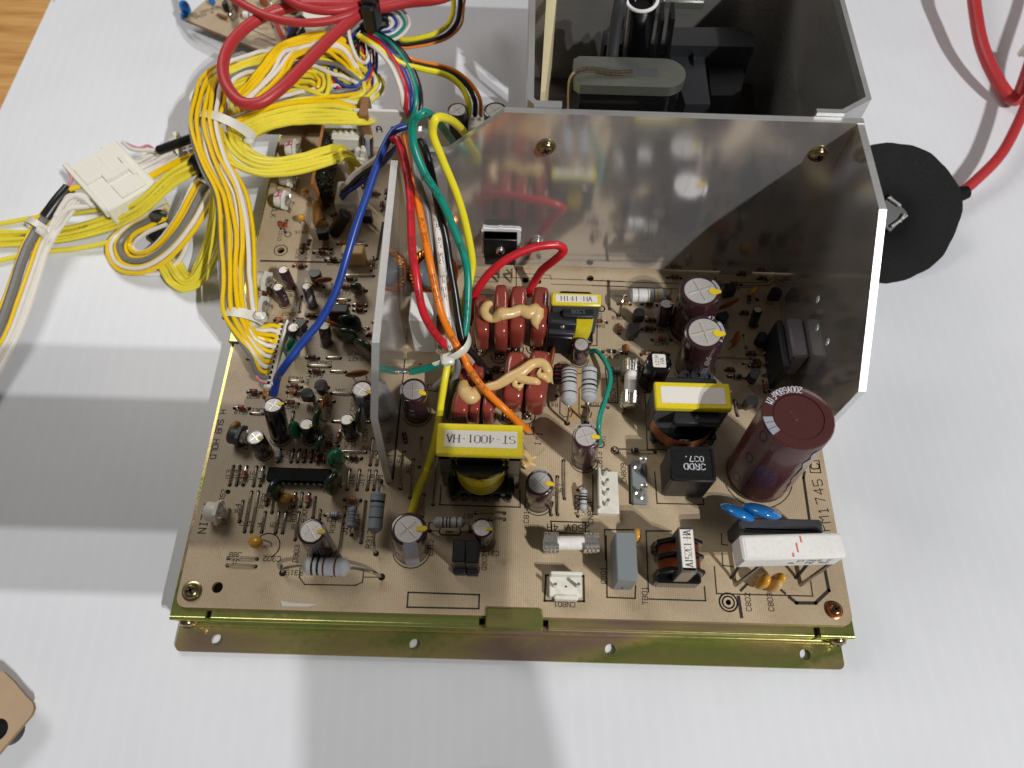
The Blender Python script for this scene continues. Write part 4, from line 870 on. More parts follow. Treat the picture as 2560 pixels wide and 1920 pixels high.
mb = MB(); mb.extr([(-w_ * .36, -d_ * .5), (w_ * .36, -d_ * .5), (w_ * .3, -d_ * .86)] + [(w_ * .32 * math.cos(t), -d_ * .12 - w_ * .34 * math.sin(-t) if False else -d_ * .45 + -w_ * .18 * math.sin(t)) for t in [math.pi * i / 10 for i in range(1, 10)]] + [(-w_ * .3, -d_ * .86)], 24, 26, BLKG)
mb.box((0, -d_ * .2, 5), (w_ * .86, d_ * 1.25, 3.5), BLKG, bev=.6)
for i in range(6): mb.box((-w_ * .36 + i * w_ * .144, -d_ * .86, 2.4), (w_ * .09, 2.0, 4.5), BLKG, bev=.6)
mb.build('bobbin', big)
mb = MB(); mb.box((0, -w_ * .345 - d_ * .1, 23.5), (w_ * .11, .5, 3), TAPE); mb.build('tape_tab', big)
seg(['H1455,410', 'H1435,675', 'O335,930', 'O330,700'], .5)
# small one under the heat sink
a = P('I1220,400', 25.5); b = P('I1885,420', 25.5); c = P('I1215,550', 25.5); dep = a.y - c.y + .5
o, cx, cy, w_, d_, hb = ferrite_tf(a.x, b.x, c.y, a.y, 25.5, 3, 'small transformer with a yellow top labelled H141-HA', 'H141-HA', 0, size=2.0)
mb = MB(); mb.lathe([(w_ * .32, 3), (w_ * .33, 5), (w_ * .33, 13), (w_ * .32, 14)], TAPE, 24); mb.build('winding', o, loc=(1.5, -d_ * .55, 0))
mb = MB(); mb.box((1.0, -d_ * .72, 18), (w_ * .64, 4.4, 2.2), BLKM, bev=.4); mb.box((0, d_ * .75, hb - 4), (w_ * .68, 4, 3), BLKG, bev=.8); mb.box((2, -d_ * .9, 1.0), (w_ * .7, 6, 3), BLKG, bev=.6); mb.build('bobbin', o)
mb = MB(); text(mb, '1306', TL(1.0, -d_ * .72, 19.2) @ RZ(180), 1.6, GREYP, .15); mb.build('moulded_print', o)
seg(['I1840,840', 'I1838,1130', 'I1480,1120'], .4)
# clip-on heat sink in front of it
a = P('I1360,820', 17); mb = MB(); mb.box((0, 0, 0), (11, 6, 7), BLKM, bev=.4); mb.box((0, -2.2, 3.2), (9, 1.0, 1.2), DGREY); mb.box((0, -3.8, -1), (10.4, 2, 1.4), DGREY, bev=.2); mb.box((-.3, -2.5, -8), (10, 5.4, 11), BLACK, bev=.4); mb.sup((0, -3.0, 1.2), (2.2, .8, 1.8), STEEL, 1, 1, 10, 6)
part(mb, 'finned_clip', loc=a, rot=(math.radians(-8), 0, math.radians(-3)), label='small black device with a clip heat sink')
# yellow-topped transformer with blank label on the right
a = P('M870,305', 25); b = P('M1890,335', 25); c = P('M890,650', 25)
o, cx, cy, w_, d_, hb = ferrite_tf(a.x, b.x, c.y, a.y, 25, 3.5, 'transformer with a yellow taped top and blank paper label')
mb = MB(); mb.lathe([(w_ * .46, 3.5), (w_ * .46, 11)], CUFOIL, 30, caps=False); mb.build('copper_band', o, loc=(-1.2, -1.5, 0))
mb = MB(); mb.box((1.6, -d_ * .72, hb - 5), (w_ * .62, 4.6, 3.4), BLKM, bev=.5); mb.lathe([(.9, 0), (.9, .3), (.01, .35)], FERR, 12, T=TL(1.6, -d_ * .72, hb - 3.3)); mb.box((0, -d_ * .55, 1.0), (w_ * .92, 8, 4.5), BLKG, bev=.6); mb.box((1, d_ * .72, hb - 5), (w_ * .7, 4, 3), BLKM, bev=.6)
for i in range(7): mb.box((-w_ * .4 + i * w_ * .135, -d_ * .55 - 3.6, -.6), (1.6, 2, 3), BLKG, bev=.4)
mb.build('bobbin', o)
seg(['M780,450', 'M730,450', 'M765,1235', 'M1020,1240'], .45)
# round inductor with a paper label
t = P('K930,1460', 16); bb = P('M800,180', 0); r = 5.2; mb = MB(); H = (t - Vector((t.x - 1, t.y, HB))).length
b_ = Vector((P('M790,260').x + .6, t.y - .5, HB)); H = (t - b_).length
mb.lathe([(r * .98, 0), (r, .6), (r, H - 1), (r * .94, H - .3), (r * .8, H), (.01, H)], BLKG, 26); o = part(mb, 'inductor', loc=b_, rot=frame(b_, t), label='round black inductor with a white paper label')
mb = MB(); mb.extr(rrect(-2.6, -3.0, 2.6, 3.0, .6), 0, .1, PAPER); mb.build('paper_label', o, loc=(0, .4, H + .02)); mb = MB(); text(mb, '121R', TL(-.9, 0, .02) @ RZ(92), 1.3, INK, serif=False); text(mb, 'HA', TL(1.1, 0, .02) @ RZ(92), 1.5, INK, serif=True); mb.build('label_print', o, loc=(0, .4, H + .14))
mb = MB(); p = P('M1600,230', 9)
for x, z_ in ((-16, 0), (-8, 1), (0, 0)): mb.lathe([(2.6, -6), (2.6, 0), (1.2, .2), (1.2, -.8), (.01, -.8)], DGREY, 16, T=TL(x * .55, 0, z_))
part(mb, 'bobbin_end', loc=p)
# line filter A152C1-HA
a = P('Q1085,770', 24); b = P('Q1280,775', 24); c = P('Q1140,1370', 24); d2 = P('Q1340,1370', 24)
xm = (a.x + b.x + c.x + d2.x) / 4; w_ = (b.x - a.x + d2.x - c.x) / 2; ym = (a.y + c.y) / 2; d_ = a.y - c.y
mb = MB(); clampm = mat('clamp_steel', '#a8a49c', .3, .9)
mb.box((0, 0, 12.5), (w_, d_, 23), FERR, bev=.3); o = part(mb, 'line_filter', loc=(xm, ym, HB + .3), label='line filter coil labelled A152C1-HA')
mb = MB(); mb.box((0, 0, 23.6), (w_ + .2, d_ + .4, .8), clampm, bev=.2); mb.box((0, -d_ / 2 - .1, 17), (w_ + .2, .7, 13), clampm, bev=.2); mb.box((0, d_ / 2 + .1, 17), (w_ + .2, .7, 13), clampm, bev=.2); mb.build('clamp', o)
mb = MB(); mb.box((0, .2, 24.1), (w_ * .92, d_ * .88, .1), PAPER); mb.build('paper_label', o)
mb = MB(); text(mb, 'A152C1-HA', TL(0, .2, 24.18) @ RZ(90), 2.3, INK, serif=True, sp=5.0, xs=.72); mb.build('label_print', o)
mb = MB()
for y_ in (d_ * .36, d_ * .02, -d_ * .34): mb.lathe([(8.6, -.7), (8.8, 0), (8.6, .7)], BLKG, 8, T=TL(0, y_, 10) @ RX(90) @ RZ(22.5))
mb.box((0, -d_ * .36, 4), (16, 5, 8), BLKG, bev=.8); mb.box((0, d_ * .36, 4), (16.5, 4, 6), BLKG, bev=.8); mb.build('bobbin', o)
for y_, nm in ((d_ * .19, 0), (-d_ * .16, 1)):
    mb = MB(); mb.lathe([(6.6, -d_ * .12), (6.9, -d_ * .1), (6.9, d_ * .1), (6.6, d_ * .12)], CUDARK, 20, T=TL(0, y_, 10) @ RX(90))
    for k in range(7): mb.ring(6.95, .3, CUDARK, 20, T=TL(0, y_ - d_ * .1 + k * d_ * .033, 10) @ RX(90))
    mb.build('winding', o)
seg(['Q985,815', 'Q635,815', 'Q670,1659'], .5); seg(['i215,545', 'i705,560', 'i695,440'], .5)
# drum coil and ceramic block beside the narrow plate
p = P('F1120,215', 14); mb = MB(); R = frame(Vector((p.x, p.y, HB)), Vector((p.x + .5, p.y - 5, HB + 8)))
mb.lathe([(.01, -3.4), (6.2, -3.2), (6.2, -1), (6.2, 3), (5.6, 3.4), (1.6, 3.5), (.01, 3.2)], mat('coil_varnish', '#5f646a', .25, bump=(500, .4)), 28)
o = part(mb, 'drum_coil', loc=(p.x, p.y, HB + 13), rot=R, label='copper wound coil with a grey face beside the narrow plate')
mb = MB(); rnd = random.Random(2)
for k in range(40):
    a = math.radians(-200 + k * 9); Rr = 7.9; u = Vector((math.cos(a), math.sin(a), 0)); v = Vector((-math.sin(a), math.cos(a), 0))
    mb.tube([u * (Rr - .6) + Vector((0, 0, -4)), u * (Rr + 1.4) + v * 1.2 + Vector((0, 0, -2.6)), u * (Rr + 1.9) + v * 2.2, u * (Rr + 1.2) + v * 3.2 + Vector((0, 0, 2.8)), u * (Rr - .9) + v * 3.8 + Vector((0, 0, 3.7))], .62, COPPER, 6, 4)
mb.build('winding', o)
tf = P('F860,500', 25); tb = P('F1120,515', 25); fb = P('F870,1320'); y1_ = tf.y; y0_ = 105.8
mb = MB(); mb.box((0, 0, 12.8), (9.4, y1_ - y0_, 25.6), CERAM, bev=.5); part(mb, 'ceramic_resistor', loc=(80.6, (y1_ + y0_) / 2, HB), label='tall white ceramic block beside the narrow plate')
mb = MB(); p = P('F1240,950', 8); mb.sup((0, 0, 0), (6, 5, 14), DISC, .8, .9, 16, 10); part(mb, 'capacitor', loc=p)
p = P('F760,295', .5); mb = MB(); mb.sup((.8, 0, 0), (4.0, 3.4, 3.4), SOLD, .9, .9, 14, 8); part(mb, 'solder_joint', loc=(73.2, p.y, HB + 1))
p = P('F650,1610', .5); mb = MB(); mb.sup((0, 0, 0), (3.2, 2.4, 2.2), SOLD, .8, .8, 12, 8); part(mb, 'solder_joint', loc=(73.4, P('F720,1610').y, HB + 1))
# ---------------------------------------------------------------- front right: fuses, connectors, relay, big resistor
def fuse(A, B, label):
    A = Vector(A); B = Vector(B); L = (B - A).length; R = frame(A, B); mb = MB()
    mb.lathe([(2.35, L * .2), (2.35, L * .8)], WHITEP, 22, caps=False); mb.lathe([(2.2, 0), (2.6, .4), (2.6, L * .24), (2.4, L * .25)], STEEL, 22); mb.lathe([(2.4, L * .75), (2.6, L * .76), (2.6, L - .4), (2.2, L)], STEEL, 22)
    o = part(mb, 'fuse', loc=A, rot=R, label=label)
    for s_ in (.5, L - 5.2):
        mb = MB()
        for an in (150, 30):
            pr = [(2.75, 0), (2.95, 0)]
            mb.lathe([(2.7, s_), (3.05, s_), (3.05, s_ + 4.6), (2.7, s_ + 4.6)], STEEL, 10, a0=math.radians(an - 62), a1=math.radians(an + 50))
        mb.build('clip', o)
    return o, R, L
fa, fb_ = P('O640,1420', 6.2), P('O1425,1425', 6.2)
def fusex(A, B, label, along):
    A = Vector(A); B = Vector(B); d = (B - A).normalized(); side = Vector((-d.y, d.x, 0)); L = (B - A).length
    R = Matrix((side, d.cross(side) * -1, d)).transposed()
    up = Vector((0, 0, 1)); X = side; Y = up; R = Matrix((X, d.cross(X), d)).transposed()
    mb = MB(); mb.lathe([(2.55, L * .22), (2.55, L * .78)], mat('fuse_body', '#eceae6', .25), 24, caps=False)
    mb.lathe([(2.2, .2), (2.8, .5), (2.8, L * .26), (2.55, L * .265)], STEEL, 24); mb.lathe([(2.55, L * .735), (2.8, L * .74), (2.8, L - .5), (2.2, L - .2)], STEEL, 24)
    o = part(mb, 'fuse', loc=A, rot=R, label=label)
    upl = R.transposed() @ up; ua = math.atan2(upl.y, upl.x)
    for s0 in (.4, L - 5.6):
        mb = MB()
        for sg in (-1, 1):
            a0, a1 = ua + sg * math.radians(28), ua + sg * math.radians(150)
            if a0 > a1: a0, a1 = a1, a0
            mb.lathe([(3.2, s0), (3.2, s0 + 5.4), (3.7, s0 + 5.4), (3.7, s0), (3.2, s0)], STEEL, 14, caps=False, a0=a0, a1=a1)
            for kz in (1.2, 2.6, 4.0):   # pressed ribs
                mb.lathe([(3.7, s0 + kz - .35), (4.0, s0 + kz), (3.7, s0 + kz + .35)], STEEL, 14, caps=False, a0=a0, a1=a1)
            lipd = ua + sg * math.radians(28); c_ = Vector((math.cos(lipd), math.sin(lipd), 0))
            mb.tube([c_ * 3.6 + Vector((0, 0, s0 + .1)), c_ * 3.6 + Vector((0, 0, s0 + 5.3))], .7, STEEL, 8, 2)
            fo = ua + sg * math.radians(125); c_ = Vector((math.cos(fo), math.sin(fo), 0)); dn = -upl
            mb.add([tuple(c_ * 3.3 + Vector((0, 0, z))) for z in (s0 + .6, s0 + 4.6)] + [tuple(c_ * 3.3 + dn * 4.0 + Vector((0, 0, z))) for z in (s0 + 4.6, s0 + .6)], [(0, 1, 2, 3)], STEEL)
        mb.build('clip', o)
    return o
fusex(fa, fb_, 'white fuse in chrome clips beside the 4 amp mark', 'x')
fusex(P('M520,650', 6.2), P('M545,25', 6.2), 'white fuse in chrome clips pointing away beside the yellow-topped transformer', 'y')
for q in ('M420,200', 'M470,500', 'M430,640'):
    p = P(q, 1.5); mb = MB(); mb.box((0, 0, 0), (1.6, 5, 2.6), YDAB if q == 'M470,500' else BRASS, bev=.2); part(mb, 'clip_foot', loc=p)
# four-pin header
a = P('O1400,430', 4); b = P('O1675,440', 4); c = P('O1430,1010', 4)
x0, x1, y1_, y0_ = P('O1395,700', 3).x, P('O1690,700', 3).x, P('O1500,435', 3).y, P('O1560,1020', 3).y
mb = MB(); mb.box(((x0 + x1) / 2, (y0_ + y1_) / 2, HB + 1.8), (x1 - x0, y1_ - y0_, 3.4), WHITEP, bev=.3); mb.box((x0 + .6, (y0_ + y1_) / 2 + .8, HB + 4.6), (1.2, (y1_ - y0_) * .92, 6.5), WHITEP, bev=.3)
o = part(mb, 'pin_header', label='white four-pin header')
for q in ('O1500,490', 'O1510,630', 'O1515,760', 'O1520,905'):
    p = P(q, 3.4); mb = MB(); mb.box((0, 0, 3.2), (1.1, 1.1, 7.0), STEEL, bev=.15); mb.build('pin', o, loc=p)
seg(['O1340,480', 'O1340,1030', 'O1685,1040', 'O1685,960'], .5)
# two-pin header
x0, x1 = P('h1362,400', 5).x, P('h1642,400', 5).x; y0_, y1_ = P('h1500,520', 5).y, P('h1500,325', 5).y
mb = MB(); mb.box(((x0 + x1) / 2, (y0_ + y1_) / 2, HB + 2), (x1 - x0, y1_ - y0_, 4), WHITEP, bev=.3); mb.box(((x0 + x1) / 2, y1_ - .6, HB + 5), (x1 - x0 - .4, 1.2, 7), WHITEP, bev=.3); mb.box(((x0 + x1) / 2 + .2, y0_ - .2, HB + 2.4), (x1 - x0 - 3, 1.6, 4.6), WHITEP, bev=.4); mb.box(((x0+x1)/2 + .1, (y0_+y1_)/2 - .4, HB + 4.02), (.7, .6, .1), HOLE)
o = part(mb, 'pin_header', label='white two-pin header near the front edge')
for q in ('h1405,440', 'h1602,440'):
    p = P(q, 4); mb = MB(); mb.box((0, 0, 2.4), (1.1, .9, 5.2), STEEL, bev=.15); mb.build('pin', o, loc=p)
seg(['h1330,340', 'h1318,560', 'h1660,565', 'h1655,345', 'h1330,340'], .7); lab('CN801', 'h1490,592', 1.7, 180)
# grey post terminal
x0, x1 = P('O1885,600', 2).x, P('O2090,800', 2).x; y0_, y1_ = P('O1990,880', 2).y, P('O1970,280', 2).y
mb = MB(); mb.box(((x0 + x1) / 2, (y0_ + y1_) / 2, HB + 1.1), (x1 - x0, y1_ - y0_, 2.2), GREYP, bev=.25); o = part(mb, 'post_terminal', label='grey terminal with two bright posts')
for q in ('O1975,400', 'O1990,760'):
    p = P(q, 2.2); mb = MB(); mb.lathe([(1.9, 0), (1.9, .3), (1.2, .6), (1.15, 8.5), (1.35, 9), (1.35, 9.8), (.7, 10), (.65, 9.2), (.01, 9.2)], STEEL, 16); mb.build('post', o, loc=p)
seg(['O1845,350', 'O1850,870', 'O1890,890'], .7)
# black relay block 3RDD 037
x0, x1 = P('Q850,340').x, P('Q1440,355').x; y0_ = 45.8; y1_ = P('M1080,1190', 19).y
mb = MB(); mb.box(((x0 + x1) / 2, (y0_ + y1_) / 2, HB + 9.4), (x1 - x0, y1_ - y0_, 18.6), BLACK, bev=.9, taper=1.02)
o = part(mb, 'relay', label='black relay block printed 3RDD 037'); mb = MB()
cx, cy = (x0 + x1) / 2, (y0_ + y1_) / 2; w_, d_ = x1 - x0, y1_ - y0_
mb.extr(rrect(cx - w_/2 + .2, cy - d_/2 + .2, cx + w_/2 - .2, cy + d_/2 - .2, 1.2), HB + 18.6, HB + 19.3, BLACK, [list(reversed(rrect(cx - w_/2 + 1.0, cy - d_/2 + 1.0, cx + w_/2 - 1.0, cy + d_/2 - 1.0, .9)))]); mb.build('rim', o)
mb = MB(); text(mb, '3RDD', TL(cx + .6, cy - 1.2, HB + 18.78) @ RZ(180), 2.2, WINK, .16); text(mb, '037.', TL(cx + .6, cy + 1.8, HB + 18.78) @ RZ(180), 2.0, WINK, .15); mb.build('top_print', o)
seg(['Q755,0', 'Q790,435', 'Q1435,450', 'Q1430,370'], .45)
# grey box capacitor
x0, x1 = 154.7, 161.6; y0_ = 10.2; y1_ = P('Q210,830', 15).y
mb = MB(); mb.box(((x0 + x1) / 2, (y0_ + y1_) / 2, HB + 7.9), (x1 - x0 + .2, y1_ - y0_, 15), GREYP, bev=.35); o = part(mb, 'film_capacitor', label='grey box capacitor near the front edge')
mb = MB(); mb.lathe([(.6, 0), (.6, .05), (.01, .06)], HOLE, 10, T=RX(90)); mb.build('vent', o, loc=((x0 + x1) / 2 - .2, y0_ - .02, HB + 3.5))
seg(['h1850,0', 'h1858,530', 'h2100,540', 'h2105,430'], .5); seg(['O1900,1240', 'O1500,1240', 'O1515,1659'], .5)
blob('Q510,880', 6, (5.5, 3.0, 6), YTANT, 80, 0)
# blue discs
disc('R470,560', 12, 13.5, 4.2, -22, 30, m=BLUED, label='left blue disc capacitor'); disc('R800,540', 13, 14, 4.4, -14, 30, m=BLUED, label='right blue disc capacitor')
# dark slab and white cement resistor on legs
p0, p1 = P('R490,760', 15), P('R1640,790', 15); mb = MB(); L_ = p1.x - p0.x
mb.box((0, 0, 0), (L_, 5.0, 18), DGREY, bev=.6); mb.box((-.2, -2.0, 8.2), (L_ * .9, 2.0, 1.6), BLKM, bev=.4); part(mb, 'bridge_rectifier', loc=((p0.x + p1.x) / 2, p0.y + 1, HB + 6.5), label='dark grey rectifier slab behind the white cement resistor')
zt = 23.0; a = P('R470,860', zt); b = P('R1890,830', zt); c = P('R560,1225', zt); e_ = P('R1990,1185', zt)
lo = P('R440,1370', 12); ux = (e_ - c); Lc = ux.length; ang = math.atan2(ux.y, ux.x); wy = ((a - c).length + (b - e_).length) / 2 * .96
ctr = (a + b + c + e_) / 4
mb = MB(); mb.box((0, 0, -5.2), (Lc, wy, 10.4), CERAM, bev=.7); o = part(mb, 'cement_resistor', loc=ctr, rot=(0, 0, ang), label='white cement resistor printed R68K 7W')
mb = MB(); mb.box((0, 0, .02), (Lc - 2.6, wy - 2.0, .3), mat('cement_fill', '#eae9e6', .7, bump=(900, .4)), bev=.1); mb.build('filling', o)
mb = MB(); TF = TL(0, -wy / 2 - .05, 0) @ RX(90)
text(mb, 'R68 K', TF @ TL(Lc * .27, -3.4, 0), 1.9, INK, .14); text(mb, '7W R2', TF @ TL(Lc * .27, -6.6, 0), 1.9, INK, .18); text(mb, 'P', TF @ TL(Lc * .03, -6.2, 0) @ RZ(90), 2.2, INK, .2)
line0 = [(Lc * .06, -2.4), (Lc * .11, -2.4), (Lc * .11, -4.6), (Lc * .06, -4.6)]
for i in range(4):
    (xa, ya), (xb, yb) = line0[i], line0[(i + 1) % 4]; mb.box(((xa + xb) / 2, -wy / 2 - .06, (ya + yb) / 2), (abs(xa - xb) + .2, .04, abs(ya - yb) + .2), INK)
mb.build('print', o)
mb = MB()
for x, y, l in ((.6, 2.2, 2.2), (-1.2, -.6, 3.2), (-3.0, -3.0, 1.4)): mb.box((x + 2.5, y, .22), (.6, l, .06), REDM, TL(0, 0, 0) @ RZ(0) , bev=.0)
mb.build('red_mark', o)
for q in ('R430,1570', 'R1330,1570'):
    ft = P(q); cxl = ft + Vector((4.5, 3.5, 10.5)); mb = MB(); mb.tube([Vector((ft.x + 7.5, ft.y + 5.5, HB + 12.5)), Vector((ft.x + .6, ft.y + .5, HB + .9)), Vector((ft.x, ft.y, HB - .5))], .75, LEAD, 7, 5); mb.tube([Vector((ft.x - .5, ft.y + 5.5, HB + 12.5)), Vector((ft.x - 1, ft.y + 3, HB + .8)), Vector((ft.x - 1.4, ft.y + 2.6, HB - .5))], .6, BBLK, 7, 4); mb.build('lead', o).matrix_parent_inverse = o.matrix_basis.inverted()
for q, d, y, t in (('R800,1510', (5.8, 4.0, 10), 70, 12), ('R960,1570', (4.6, 3.6, 9.5), 80, 14), ('R1020,1490', (4.4, 3.4, 9), 100, 12)): blob(q, 5.0, d, YTANT if '960' not in q else CREAM, y, t)
# twin black devices at the front
for q0, q1 in (('H1620,1180', 'H1770,1600'), ('H1800,1200', 'H1960,1605')):
    a = P(q0, 14); b = P(q1, 0); mb = MB(); w_ = 4.6; mb.box((0, 0, 7), (w_, 8.0, 13), BLACK, bev=.4); mb.box((0, -4.4, 1.6), (w_ - .3, 2.6, 3), BLKM, bev=.3); part(mb, 'transistor', loc=((P(q0, 13).x + w_ / 2 + (0.0)), (a.y + b.y) / 2 + .5, HB + .2))
seg(['H1600,1500', 'H1630,1605', 'H1975,1612', 'H1985,1540'], .4)
# ---------------------------------------------------------------- left side: headers and the coated hybrid board
tp_ = P('B830,925', 5); bt_ = P('C620,380', 5); ax = (bt_ - tp_); Lh = ax.length; mid = (tp_ + bt_) / 2; an = math.atan2(ax.y, ax.x)
mb = MB(); mb.box((0, 0, -2.3), (Lh, 5.2, 5.0), WHITEP, bev=.4); mb.box((0, 2.1, 1.0), (Lh, .9, 4), WHITEP, bev=.2)
hd = part(mb, 'wire_header', loc=mid, rot=(0, 0, an), label='long white twelve-way header at the left edge of the board')
HPINS = []
mb = MB(); mb.box((0, 0, 0), (1.2, 2.2, .6), HOLE); _t = mb.build('slot'); slot_me = _t.data; bpy.data.objects.remove(_t)
for i in range(12):
    x = -Lh / 2 + 2.0 + i * (Lh - 4.0) / 11; link('slot', slot_me, hd, (x, -1.2, .25)); HPINS.append(mid + Matrix.Rotation(an, 3, 'Z') @ Vector((x, -1.2, .3)))
lab('CN04', 'C510,200', 1.6, 90)
# hybrid board dipped in black coating
e0 = P('A1230,0', 20); e1 = P('A1190,330', 20); e2 = P('A1290,545', 12)
yA = 196.0; yB = 158.0; xh = P('A1200,330', 20).x
p0 = P('k455,240', 24); p1 = P('A1290,560', 8); p2 = P('A1195,330', 22)
mb = MB(); xh = p2.x; Ya, Yb = p0.y, p1.y
mb.extr([(Yb, HB + .5), (Ya, HB + .5), (Ya, HB + 22), (p2.y, HB + 22), (Yb, HB + 9)], xh, xh + 1.2, mat('hybrid_board', '#a8713f', .5), T=TYZ)
hy = part(mb, 'hybrid_board', smooth=False, label='upright brown board coated in lumpy black resin')
mb = MB(); rnd = random.Random(11); ny, nz = 34, 20; vs_ = []; fs_ = []
for j in range(nz + 1):
    for i in range(ny + 1):
        y = Yb + 1 + (Ya - Yb - 2) * i / ny; zm = 21.5 if y > p2.y else 9 + (21.5 - 9) * (y - Yb) / max(1, p2.y - Yb); z = .6 + (zm - .6) * j / nz
        e = 0 if i in (0, ny) or j in (0, nz) else 1.0 + 1.8 * rnd.random(); vs_.append((xh + 1.2 + e, y + rnd.uniform(-.3, .3), HB + z))
for j in range(nz):
    for i in range(ny): a = j * (ny + 1) + i; fs_.append((a, a + 1, a + ny + 2, a + ny + 1))
mb.add(vs_, fs_, BLKG); mb.build('resin_coat', hy, ang=80)
mb = MB(); 
for k in range(90):
    y = rnd.uniform(Yb + 2, Ya - 2); zm = 21 if y > p2.y else 9 + 12 * (y - Yb) / max(1, p2.y - Yb); mb.sup((xh + 2.6 + rnd.uniform(0, .8), y, HB + rnd.uniform(1.5, zm - 1)), (2.4, rnd.uniform(1.4, 2.6), rnd.uniform(1.2, 2.2)), BLKG, 1, 1, 8, 5)
o = mb.build('resin_lump', hy); o['kind'] = 'stuff'
# white plug beside it
x0, x1 = P('A1510,500', 12).x, P('A1850,500', 12).x; yc = P('A1650,420', 12).y
mb = MB(); mb.box((0, 0, 5.5), (x1 - x0 - 1, 13, 11), WHITEP, bev=.5); mb.box((2, -7, 4), (3, 2, 8), WHITEP, bev=.4); mb.box((-1.5, 1, 11.05), (3.0, 8, .1), HOLE)
PLUGC = Vector(((x0 + x1) / 2, yc, HB)); part(mb, 'wire_header', loc=PLUGC, label='white three-way plug beside the hybrid board')
# headers further back
for q, d, z in (('k680,360', (14, 5, 8), 8), ('k800,560', (5, 13, 8), 9), ('k1900,240', (9, 7, 12), 22)):
    p = P(q, z); mb = MB(); mb.box((0, 0, -d[2] / 2), d, WHITEP, bev=.4)
    n = int(max(d[0], d[1]) / 2.5)
    for i in range(n):
        t = (i + .5) / n - .5
        if d[0] > d[1]: mb.box((t * d[0], d[1] * .3, .6), (1.3, 1.6, 1.6), WHITEP, bev=.2)
        else: mb.box((d[0] * .3, t * d[1], .6), (1.6, 1.3, 1.6), WHITEP, bev=.2)
    part(mb, 'wire_header', loc=p)
# white lettered plate behind
a = P('k920,185', 22); b = P('k1230,190', 22); mb = MB(); pl = P('k1075,285', 13)
mb.box((0, 0, 0), (34, 1.6, 23), mat('white_plate', '#d8d6d2', .4), bev=.3); o = part(mb, 'lettered_plate', loc=(P('k1110,290', 14).x, P('k1110,290', 14).y + 1, HB + 12), label='white upright plate lettered A 3 A behind the leads')
mb = MB(); TF = TL(0, -.86, 0) @ RX(90)
text(mb, 'A', TF @ TL(-6.5, .5, 0), 3.4, INK, .2); text(mb, '3', TF @ TL(.5, .5, 0), 3.4, INK, .2); text(mb, 'A', TF @ TL(13.5, .5, 0), 3.4, INK, .2); mb.build('print', o)
mb = MB(); mb.box((0, 0, 0), (4, 12, 20), mat('brown_box', '#8a6238', .5), bev=.4); part(mb, 'upright_board', loc=P('k880,240', 14))
mb = MB(); mb.box((0, 0, 4), (30, 2, 16), mat('brown_panel', '#6d5138', .55)); part(mb, 'upright_board', loc=P('b1000,1100', 6))
# ---------------------------------------------------------------- silk screen lettering and outlines
lab('V.LIN', 'D180,850', 2.7, -90); lab('H SUB HOLD', 'f1e9,0' if False else (545, 1085), 2.3, -90); lab('PHASE', 'B455,470', 2.0, -90); lab('B.BLK', 'A705,670', 2.4, -90); lab('D.BLK', 'A775,330', 2.4, -90)
lab('250V 4A', 'O1000,1215', 2.5, 180); seg(['O760,1125', 'O1240,1140', 'O1230,1295', 'O770,1280'], .5, True)
lab('250V 1.6A', 'M285,350', 2.0, 90); seg(['M185,105', 'M340,105', 'M360,595', 'M225,590'], .45, True)
for ch, q in zip('PM1745', ('R1660,770', 'R1670,660', 'R1650,535', 'R1615,400', 'R1590,270', 'R1570,150')): lab(ch, q, 3.6, 97, .1)
lab('C', 'N1535,1470', 3.2, 97, .16); seg(['N1455,1395', 'N1590,1395', 'N1615,1560', 'N1470,1555'], .4, True)
seg(['R1390,0', 'R1375,80', 'R1455,640'], 1.0); seg(['i1735,290', 'i1770,470', 'i1655,580', 'i1490,578', 'i1430,530'], 1.2); seg(['i990,530', 'i1015,695'], 1.2)
seg(['i780,265', 'i800,498', 'i1630,520', 'i1610,370'], .45); seg(['i1350,460', 'i1390,495'], .9); seg(['i1010,470', 'i1060,420'], .9)
arc('i902,573', 3.2, 0, 360, .55, 24); arc('i902,573', 2.1, 0, 360, .5, 20)
seg(['h140,487', 'h755,508', 'h750,628', 'h130,615'], .55, True)
lab('TB01', 'i180,515', 1.8, 90); lab('C802', 'i1072,570', 1.8, 90); lab('C803', 'i1265,570', 1.8, 90); lab('C801', 'h1825,340', 1.7, 90)
lab('C813', 'O1430,275', 1.9, 90); lab('CN808', 'O1305,1010', 1.9, 90); lab('CN809', 'O1765,460', 1.8, 90); lab('C814', 'O420,1035', 1.8, 90); lab('J59', 'O800,735', 1.7, 90); lab('J67', 'O890,685', 1.7, 90); lab('M1', 'J1925,1310', 1.6, 90)
lab('R312', 'H460,1150', 1.9, 90); lab('R314', 'H295,910', 1.7, 90); lab('J12', 'H125,1000', 1.7, 90); lab('J87', 'H1845,830', 1.8, 180); lab('C313', 'H2140,1345', 1.7, 180); lab('Q302', 'H2050,1470', 1.6, 90); lab('C312', 'H1310,1265', 1.7, 90); lab('J65', 'H1005,195', 1.7, 90); lab('J54', 'H880,60', 1.7, 90)
for t_, q in (('J16', 'H220,340'), ('J17', 'H360,335'), ('J18', 'H490,335'), ('J19', 'H605,345'), ('J13', 'D500,270'), ('J14', 'D595,265'), ('R317', 'D680,285'), ('J15', 'D830,290'), ('R301', 'D985,610'), ('J64', 'D625,740'), ('J2', 'D690,950'), ('J3', 'D795,955'), ('J4', 'D935,970'), ('J5', 'D1115,970'), ('J7', 'D1220,975'), ('C306', 'D1350,790'), ('R316', 'D1415,800'), ('R305', 'D1555,800'), ('J8', 'D1405,1000'), ('D303', 'D1440,1350'), ('R303', 'D1950,950'), ('J12', 'D2120,1005'), ('VR52', 'D420,570')): lab(t_, q, 1.75, 90)
